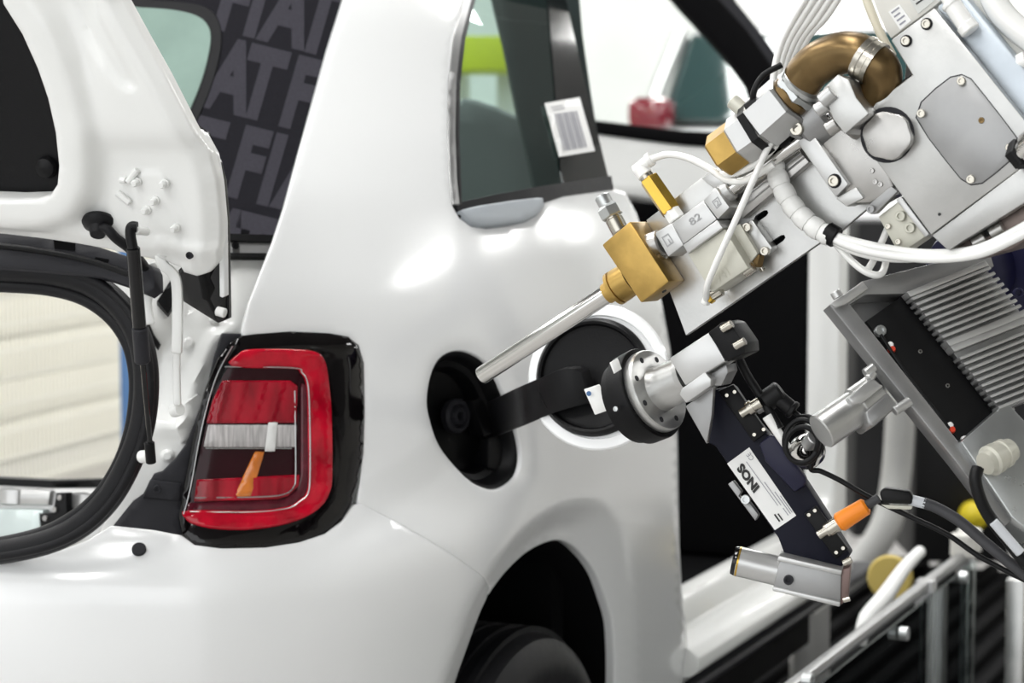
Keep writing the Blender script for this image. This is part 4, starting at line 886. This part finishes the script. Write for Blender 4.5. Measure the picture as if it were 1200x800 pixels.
bkt = prism('side_bracket', S, [(853, 567), (859, 563), (869, 576), (866, 581), (874, 590), (878, 588), (889, 603), (885, 610)], .010, -.004, M['alud'], sn, bevel=.0008)
screw(bkt, S.P(874, 585, .0135), S.e3, .0055, M['zinc'])
for q, sc, br_ in (([(841, 458), (859, 450), (899, 506), (883, 518)], ((852, 463), (861, 459), (884, 509), (895, 503)), (877, 480)), ([(942, 602), (956, 592), (994, 643), (979, 655)], ((948, 603), (955, 598), (980, 647), (988, 642)), (968, 622))):
    pl_ = prism('connector_plate', S, q, .020, .008, M['blk'], sn, bevel=.0012)
    for x, y in sc: screw(pl_, S.P(x, y, .0203), S.e3, .0022, M['nickel'])
    d_ = nrm(S.P(br_[0]+14, br_[1]-9, .030)-S.P(br_[0]-9, br_[1]+5, .030))
    lathe('brass_socket', S.P(br_[0]-9, br_[1]+5, .028), d_, [(0, .0055), (.010, .0055), (.010, .0085), (.016, .0085), (.016, .0065), (.026, .0065), (.026, 0)], M['nickel'], pl_, seg=16)
op = thing('orange_plug', 'orange cable plug screwed into the sensor bar', 'plug', S.P(985, 610, .02))
cyl('plug_nut', S.P(970, 621, .028), S.P(985, 611, .028), .0088, M['nickel'], op, seg=16)
cyl('plug_body', S.P(982, 613, .028), S.P(1016, 592, .028), .0112, M['orange'], op, seg=24, r2=.0098, ch=.25)
cyl('plug_neck', S.P(1012, 594, .028), S.P(1030, 583, .028), .005, M['cableg'], op)
# ---- tube camera below the bar
K = Frame(930, 680, 2.47, -13, 10, -6)
tc_ = thing('tube_camera', 'silver cylindrical camera in a clamp under the sensor bar', 'camera', K.P(925, 680))
cyl('camera_barrel', K.P(863, 657, -.004), K.P(930, 673, -.004), .0168, M['aluw'], tc_, seg=36, ch=.05)
lathe('lens_ring', K.P(859, 656, -.004), nrm(K.P(930, 673, -.004)-K.P(859, 656, -.004)), [(0, .012), (0, .0155), (.004, .0168), (.006, .0168)], M['blkgloss'], tc_, seg=36)
lathe('lens_band', K.P(864.5, 657.3, -.004), nrm(K.P(930, 673, -.004)-K.P(859, 656, -.004)), [(0, .0168), (0, .0171), (.002, .0171), (.002, .0168)], M['gold'], tc_, seg=36)
cb_ = prism('camera_clamp', K, [(914, 656), (986, 671), (985, 706), (906, 689)], .014, -.020, M['alud'], tc_, bevel=.001)
prism('clamp_rail', K, [(912, 651), (987, 668), (986, 674), (911, 657)], .018, -.022, M['aluw'], tc_, bevel=.0012)
prism('clamp_rail', K, [(906, 687), (985, 705), (984, 711), (905, 692)], .018, -.022, M['aluw'], tc_, bevel=.0012)
screw(cb_, K.P(924, 679, .0145), K.e3, .0055, M['dkgrey'])
prism('end_plate', K, [(986, 668), (997, 664), (994, 701), (985, 709)], .012, -.02, mat('brown_anodised', (.16, .11, .10), .35, metal=.5), tc_, bevel=.001)
cyl('end_pin', K.P(988, 703, .012), K.P(996, 701, .012), .003, M['nickel'], tc_); cyl('end_pin', K.P(988, 660, .012), K.P(998, 655, .012), .004, M['nickel'], tc_)

# ---- spot lamp tube clamped to the bracket bar
sl_ = thing('spot_tube', 'silver tube clamped on the grey bracket of the finned box', 'tube', S.P(1010, 480, .0))
H = Frame(1110, 420, 2.42, 28, -16, 8)
cyl('tube_barrel', H.P(962, 506, -.01), H.P(1012, 472, -.01), .0200, M['alu'], sl_, seg=36, ch=.06)
cyl('tube_head', H.P(1004, 478, -.01), H.P(1028, 461, -.01), .0225, M['alu'], sl_, seg=36, ch=.06)
prism('clamp_half', H, [(993, 466), (1022, 441), (1031, 449), (1037, 452), (1010, 473), (1000, 474)], .016, -.03, M['aluw'], sl_, bevel=.003)
prism('clamp_half', H, [(1014, 482), (1040, 459), (1047, 466), (1053, 475), (1024, 500), (1018, 497)], .014, -.03, M['alud'], sl_, bevel=.003)
for a_, b_ in (((1014, 438), (1024, 430)), ((1048, 482), (1066, 470)), ((1018, 444), (1023, 436))): cyl('clamp_screw', H.P(*a_, .012), H.P(*b_, .012), .0055, M['aluw'], sl_, seg=14)

# ---- finned electronics box on its bracket
fb = thing('finned_box', 'black electronics box with silver heat sink fins on a grey bracket', 'electronics box', H.P(1100, 430, -.04))
prism('bracket_bar', H, [(972, 357), (984, 349), (996, 356), (1135, 532), (1190, 606), (1178, 616), (1120, 540)], .012, -.012, M['alud'], fb, bevel=.0012)
prism('bracket_top', H, [(976, 354), (1012, 329), (1115, 303), (1160, 296), (1165, 312), (1060, 344), (1015, 345), (990, 360)], .006, -.03, M['alud'], fb, bevel=.001)
prism('bracket_lip', H, [(974, 356), (1011, 329), (1018, 338), (992, 356), (980, 360)], .016, -.006, M['aluw'], fb, bevel=.001)
prism('bracket_web', H, [(992, 356), (1016, 342), (1130, 312), (1190, 480), (1130, 530)], -.030, -.036, M['alud'], fb, bevel=.001)
screw(fb, H.P(981, 346, .012), nrm(H.e2), .006, M['aluw'])
bp_ = prism('black_panel', H, [(1015, 376), (1059, 345), (1166, 486), (1123, 516)], .002, -.028, M['cable'], fb, bevel=.0012)
for x, y in ((1078, 412), (1110, 452)): screw(bp_, H.P(x, y, .001), H.e3, .0024, M['steel'])
screw(bp_, H.P(1031, 388, .004), H.e3, .0062, M['zinc'])
for x, y in ((1044, 410), (1114, 504), (1131, 520)):
    q = lathe('red_led', H.P(x, y, .003), H.e3, [(0, .0042), (.004, .0042), (.006, .003), (.006, 0)], M['redp'], bp_, seg=12); lathe('led_cap', H.P(x-2, y-5, .003), H.e3, [(0, .0035), (.005, .0035), (.006, .002), (.006, 0)], M['label'], bp_, seg=12)
tube('panel_wire', Lpath(H, [(1032, 392, .008), (1050, 420, .010), (1075, 455, .010), (1100, 486, .010), (1112, 502, .008)]), .0022, M['cable'], fb, seg=8)
# heat sink: base and fins, each its own
p0, p1 = np.array((1062., 341.)), np.array((1174., 481.)); ev = np.array((92., -37.))
prism('heat_sink_base', H, [p0-(2, -1), p0+ev*.94, p1+ev*.94, p1-(2, -1)], .006, -.02, M['alud'], fb, bevel=.001)
NF = 22; dn = (p1-p0)/NF
for k in range(NF):
    q = p0+dn*(k+.15); wdt = dn*.50; ex = 1.0
    if k in (9, 10): wdt = dn*1.0
    if k == 11: continue
    if k == 0: wdt = dn*.9
    prism('fin', H, [q, q+ev*ex, q+ev*ex+wdt, q+wdt], .024, .005, M['aluw'], fb, bevel=.0007)
cbx = prism('connector_box', H, [(1126, 517), (1180, 470), (1300, 600), (1240, 650), (1186, 606)], .020, -.03, M['zinc'], fb, bevel=.002)
cg = thing('cable_gland', 'cream ribbed cable gland on the silver connector box', 'gland', H.P(1165, 535, .03))
gd_ = nrm(H.P(1142, 550, .045)-H.P(1182, 528, .030))
lathe('gland_body', H.P(1184, 527, .030), gd_, [(0, .013), (.008, .013), (.009, .016), (.014, .016), (.015, .0145), (.022, .0145), (.023, .017), (.032, .017), (.034, .014), (.040, .0125), (.040, 0)], M['cream'], cg, seg=20)

cyl('mount_arm', S.P(940, 530, -.012), H.P(1020, 470, -.03), .010, M['alud'], sn)
# ---- cables
def cable(name, pts, r, m, label, fr=S, group='black cables'): return tubing(name, pts, r, m, label, cat='cable', group=group, fr=fr)
cable('black_cable', [(866, 420, .018), (876, 440, .020), (890, 462, .022), (903, 484, .024), (914, 502, .026)], .0050, M['cable'], 'black cable running down from the black connector of the gripper')
hsn = cyl('heat_shrink', S.P(899, 487, .026), S.P(924, 526, .026), .0062, M['tubew'], None, r2=.0045); tag(hsn, 'white heat-shrink sleeve on the cable beside the sensor bar', 'sleeve')
acn = thing('angle_connector', 'black angled cable connector above the coiled cable', 'connector', S.P(915, 462, .02))
cyl('connector_head', S.P(895, 472, .018), S.P(916, 457, .018), .0125, M['cable'], acn, ch=.2); cyl('connector_body', S.P(911, 466, .018), S.P(928, 480, .018), .0095, M['cable'], acn); cyl('connector_ring', S.P(926, 478, .018), S.P(931, 482, .018), .0105, M['cable'], acn)
cyl('connector_nut', S.P(885, 478, .018), S.P(896, 471, .018), .0085, M['alud'], acn)
cp = [(928, 480, .018), (938, 488, .022)]
for k in range(25):
    a_ = -1.2+k*2*math.pi/11; rr = 25-3.0*(k/11)-1.2*math.sin(k); cp.append((940+rr*.95*math.cos(a_), 514+rr*1.1*math.sin(a_)+k*.3, .040+.0006*k))
cp += [(950, 548, .03), (962, 552, .028), (985, 563, .026), (1020, 583, .026), (1064, 604, .026), (1110, 626, .028), (1150, 653, .03), (1210, 684, .034), (1260, 706, .036)]
cable('coiled_cable', cp, .0030, M['cable'], 'thin black cable coiled beside the silver tube and trailing to lower right')
rs = thing('ring_knob', 'rounded chrome knob inside the coiled black cable', 'knob', S.P(948, 524, .02))
lathe('knob_body', S.P(944, 530, .016), nrm(c_b*.8+c_r*.3+c_u*.3), [(0, .020), (.012, .019), (.020, .013), (.022, 0)], M['chrome'], rs, seg=24); cyl('knob_stub', S.P(946, 522, .03), S.P(955, 512, .044), .0085, M['aluw'], rs)
ct = thing('cable_coupling', 'flat black cable coupling in the lower right between orange plug and grey cable', 'coupling', S.P(1050, 580, .02))
prism('coupling_body', S, [(1030, 576), (1036, 571), (1066, 575), (1070, 581), (1069, 591), (1034, 590)], .036, .016, M['cable'], ct, bevel=.003)
prism('coupling_base', S, [(1032, 591), (1069, 592), (1068, 597), (1040, 596)], .030, .020, M['cream'], ct, bevel=.001)
cyl('coupling_sleeve', S.P(1065, 585, .028), S.P(1085, 590, .028), .0060, M['sleeve'], ct)
cable('grey_cable', [(1082, 589, .028), (1100, 596, .028), (1125, 611, .030), (1155, 636, .032), (1205, 676, .036), (1255, 705, .038)], .0062, M['cableg'], 'dark grey cable from the light grey sleeve falling to the right edge')
cable('black_cable', [(1146, 548, .046), (1143, 562, .046), (1149, 585, .042), (1160, 606, .038), (1180, 632, .036), (1210, 668, .036), (1250, 700, .036)], .0068, M['cable'], 'black cable hanging from the cream gland of the silver box', fr=H)
tag(cyl('cable_sleeve', H.P(1164, 611, .044), H.P(1196, 648, .042), .0052, M['sleeve'], None), 'pale grey sleeve on the cable below the silver box', 'sleeve')

# ---- robot wrist and arm that carry the tools, to the right
ra = thing('robot_arm', 'dark blue robot arm at the right edge carrying the tools', 'robot', at(1330, 330, 3.1)*np.array([1, 1, 0])+np.array([0, 0, FZ]))
w_ = at(1215, 330, 2.72)
lathe('wrist', at(1120, 320, 2.66), nrm(at(1330, 260, 2.9)-at(1120, 320, 2.66)), [(0, 0), (0, .045), (.01, .05), (.05, .05), (.055, .075), (.12, .08), (.14, .075), (.26, .075), (.26, 0)], M['navyd'], ra, seg=40)
for x, y in ((1193, 343), (1152, 300)): screw(ra, at(x, y, 2.60), c_b, .006, M['navyd'], 'wrist_screw')
tube('forearm', [at(1290, 270, 2.85), at(1330, 200, 3.0), at(1380, 60, 3.2), at(1420, -120, 3.3)], .085, M['navyd'], ra, seg=28, radii=[.08, .085, .095, .11])
e_ = at(1420, -120, 3.3); base = np.array([e_[0]+.35, e_[1]-.25, FZ])
tube('upper_arm', [e_, e_*.6+(base+np.array([0, 0, 1.1]))*.4, base+np.array([0, 0, .55])], .13, M['navyd'], ra, seg=28, radii=[.11, .13, .16])
lathe('pedestal', base, (0, 0, 1), [(0, 0), (0, .26), (.04, .26), (.06, .20), (.5, .18), (.62, .15), (.62, 0)], M['navyd'], ra, seg=36)

# ================================================================== BEYOND THE CAR
# ---- car ahead on the line, seen through the windscreen
def car_profile(name, prof, y0, y1, m, parent, bev=.05): 
    k = len(prof); V = [(x, y0, z) for x, z in prof]+[(x, y1, z) for x, z in prof]
    o = finish(name, V, [tuple(range(k)), tuple(range(2*k-1, k-1, -1))]+[(i, (i+1) % k, k+(i+1) % k, k+i) for i in range(k)], m, parent); bevel_obj(o, bev, 3); return o
p = at(770, 140, 9.0); bx0, by0 = p[0], p[1]
bc = thing('background_car', 'blurred white car with red tail lamp ahead, seen through the windscreen', 'car', (bx0+1.5, by0-.6, FZ+.22))
Z = .22
car_profile('body', [(bx0-.1, .15+Z), (bx0-.15, .7+Z), (bx0-.05, .99+Z), (bx0+.3, 1.05+Z), (bx0+2.6, 1.0+Z), (bx0+3.4, .8+Z), (bx0+3.5, .2+Z)], by0-1.5, by0+.15, M['paint'], bc, .08)
car_profile('greenhouse', [(bx0+.0, 1.02+Z), (bx0+.35, 1.40+Z), (bx0+1.9, 1.42+Z), (bx0+2.6, 1.0+Z)], by0-1.36, by0+.02, mat('dark_green_glass', (.02, .05, .05), .08, coat=1), bc, .06)
car_profile('roof', [(bx0+.33, 1.39+Z), (bx0+.5, 1.44+Z), (bx0+1.75, 1.45+Z), (bx0+1.95, 1.40+Z)], by0-1.34, by0, M['paint'], bc, .02)
for s_ in (0, -1.30): boxw('tail_lamp', (bx0-.06, by0+s_, 1.06+Z), (.14, .18, .13), M['tail'], bc, bevel=.04)
tube('pillar_highlight', [(bx0-.05, by0+.03, 1.02+Z), (bx0+.16, by0+.03, 1.22+Z), (bx0+.34, by0+.02, 1.40+Z)], .035, M['aluw'], bc, seg=10)  # bright tube stands in for the highlight along the rear pillar
for dx in (.5, 2.9):
    for yy in (-1.51, -.04): lathe('wheel', (bx0+dx, by0+yy, FZ+.31+Z), (0, 1, 0), [(0, 0), (0, .20), (.0, .29), (.03, .31), (.17, .31), (.2, .29), (.2, 0)], M['rubber'], bc, seg=36)
tag(boxw('line_carrier', (bx0+1.7, by0-.65, FZ+.11), (3.6, 1.9, .22), M['grey'], None, bevel=.02), 'low grey line carrier under the car ahead', 'carrier')
# ---- hi-vis beam beyond, seen through the quarter window
hv = thing('crash_beam', 'yellow-green crash beam on posts seen through the quarter window', 'beam', at(560, 500, 8.0)*np.array([1, 1, 0])+np.array([0, 0, FZ]))
c0 = at(566, 65, 8.0); boxw('beam', c0, (.14, .30, .125), M['hi'], hv, ax=np.array([c_f, c_r, (0, 0, 1)]), bevel=.01)
for s in (-.1, .1): boxw('post', np.array([*(c0+c_r*s)[:2], (c0[2]+FZ)/2-.03])+c_f*.11*np.array([1, 1, 0]), (.08, .08, c0[2]-FZ-.06), M['lgrey'], hv, bevel=.005)
# ---- mesh fence and rack beyond the boot
f0 = at(75, 450, 8.2); fx = nrm(np.array([1, .12, 0])); fence = thing('mesh_fence', 'pale wire mesh fence seen through the open boot', 'fence', np.array([f0[0], f0[1], FZ]))
V = []; F = []
def addbar(a, b, w):
    a, b = np.asarray(a), np.asarray(b); u, v, d = basis(b-a); s = len(V)
    for q in (a, b):
        for i, j in ((-1, -1), (1, -1), (1, 1), (-1, 1)): V.append(q+u*w*i+v*w*j)
    F.extend([(s, s+1, s+2, s+3), (s+4, s+7, s+6, s+5)]+[(s+i, s+(i+1) % 4, s+4+(i+1) % 4, s+4+i) for i in range(4)])
bse = np.array([f0[0], f0[1], 0])
for k in range(-50, 50): addbar(bse+fx*k*.03+np.array([0, 0, FZ+.1]), bse+fx*k*.03+np.array([0, 0, 1.9]), .0035)
for k in range(0, 20): addbar(bse-fx*1.5+np.array([0, 0, FZ+.12+k*.095]), bse+fx*1.5+np.array([0, 0, FZ+.12+k*.095]), .0035)
w = finish('wire_mesh', V, F, M['wire'], fence, smooth=0); w['kind'] = 'stuff'
for s in (-1.52, 1.52): boxw('post', bse+fx*s+np.array([0, 0, .9]), (.06, .06, 2.1), M['lgrey'], fence, bevel=.004)
rk = thing('white_rack', 'cream panelled rack behind the mesh fence', 'rack', bse+np.array([.3, .9, FZ]))
for k in range(11): boxw('rack_panel', bse+np.array([.1, .8, FZ+.1+k*.17]), (4.4, .25, .145), mat('cream_panel', (.84, .81, .70), .5) if k == 0 else bpy.data.materials['cream_panel'], rk, ax=np.array([fx, np.array([-fx[1], fx[0], 0]), (0, 0, 1)]), bevel=.01)
bpz = at(153, 470, 7.4); t = boxw('blue_post', np.array([bpz[0], bpz[1], .7]), (.05, .05, 1.72), M['blue'], None, bevel=.005); tag(t, 'blue steel post seen at the right edge of the boot opening', 'post')

# ---- machinery right of the door opening
def block(name, x0, y0, x1, y1, depth, th, m, label, cat, bevel=.01, group=None):
    """upright box standing in the hall, facing the aisle"""
    a, b = at(x0, y1, depth), at(x1, y0, depth); w = (x1-x0)*depth/FPX; h = (y1-y0)*depth/FPX
    c = (a+b)/2+c_f*np.array([1, 1, 0])*th/2
    o = boxw(name, c, (th, w, h), m, None, ax=np.array([nrm(c_f*np.array([1, 1, 0])), c_r, (0, 0, 1)]), bevel=bevel); tag(o, label, cat, group); return o
block('machine_cabinet', 1000, 260, 1400, 1010, 7.5, .3, M['machine'], 'tall dark machine cabinet behind the robot tools', 'cabinet')
gpst = tube('curved_post', [at(1058, 380, 6.2), at(1056, 470, 6.2), at(1050, 560, 6.2), at(1036, 620, 6.15), at(1000, 668, 6.1), at(955, 700, 6.0)], .042, M['grey'], None, seg=16); tag(gpst, 'pale grey curved body edge between dark machinery and sill', 'post')
block('dark_locker', 1072, 430, 1185, 660, 6.4, .3, M['machine'], 'narrow black locker right of the curved grey post', 'locker')
block('grey_column', 930, 700, 972, 860, 5.0, .08, M['grey'], 'short grey column below the sill behind the guard', 'column', bevel=.005)
yb = lathe('yellow_cap', at(1142, 604, 6.36), c_b, [(-.05, .02), (-.02, .042), (.02, .038), (.035, .02), (.04, 0)], M['yellow'], None, seg=24); tag(yb, 'round yellow cap among the dark machinery', 'cap')
# ---- guard with clear panels in the lower right
gd = thing('line_guard', 'aluminium framed guard with clear panels along the line', 'guard', at(1060, 900, 4.4)*np.array([1, 1, 0])+np.array([0, 0, FZ]))
gy = onr = None
def gpt(x, y, Y): 
    D = ray(x, y); t = (Y-CAM[1])/D[1]; return CAM+D*t
def beam(name, a, b, w, m, parent): 
    a, b = np.asarray(a), np.asarray(b); u, v, d = basis(b-a); return boxw(name, (a+b)/2, (np.linalg.norm(b-a), w, w), m, parent, ax=np.array([d, u, v]), bevel=w*.12)
GY = -1.12
A1, A2 = gpt(930, 806, GY), gpt(1128, 650, GY)
zt = (A1[2]+A2[2])/2; xs = (A1[0], A2[0])
for k, (dz, w_) in enumerate(((0, .018), (-.075, .009), (-.16, .012))): beam('rail', (xs[0]-.4, GY, zt+dz), (xs[1]+.06, GY, zt+dz), w_, M['alud'], gd)
for xx in (xs[1]+.03, xs[1]-.30, xs[0]-.2): beam('post', (xx, GY, zt+.01), (xx, GY, FZ), .034, M['alud'], gd)
beam('post', (xs[1]+.03, GY-.10, zt-.04), (xs[1]+.03, GY-.10, FZ), .035, M['alu'], gd)
boxw('clear_panel', ((xs[0]+xs[1])/2-.2, GY-.02, zt-.20), (xs[1]-xs[0]+.45, .006, .38), M['clearglass'], gd, bevel=0)
for x, y in ((1058, 742), (945, 797), (1128, 676)): screw(gd, gpt(x, y, GY-.03), (0, -1, 0), .012, M['zinc'])
for k in range(2): cyl('rail_end', (xs[1]+.0+.06*k, GY, zt+.0), (xs[1]+.0+.06*k, GY, zt+.045), .024, M['lgrey'], gd)
wt = tube('white_cloth_roll', [gpt(1008, 752, -1.06), gpt(1016, 724, -1.06), gpt(1036, 700, -1.06), gpt(1058, 668, -1.06), gpt(1078, 646, -1.06)], .022, M['label'], None, seg=14, radii=[.011, .015, .016, .013, .011]); tag(wt, 'white rolled cloth lying along the guard', 'cloth')
oc = lathe('ochre_disc', gpt(1044, 676, -.99), nrm(c_b+c_r*-.3), [(0, .040), (.01, .045), (.02, .040), (.02, 0)], M['ochre'], None, seg=28); tag(oc, 'ochre disc behind the white cloth roll', 'disc')
gl = thing('floor_grille', 'dark ribbed floor grille in the lower right corner', 'grille', at(1180, 740, 5.2)*np.array([1, 1, 0])+np.array([0, 0, FZ]))
gb0 = at(1185, 720, 5.2)
boxw('grille_tray', (gb0[0]+.2, gb0[1]-.1, FZ+.02), (2.6, 1.6, .03), M['void'], gl, bevel=0)
for k in range(22): boxw('grille_bar', (gb0[0]+.2, gb0[1]-.85+k*.07, FZ+.05), (2.5, .030, .03), M['void'], gl, bevel=.003)
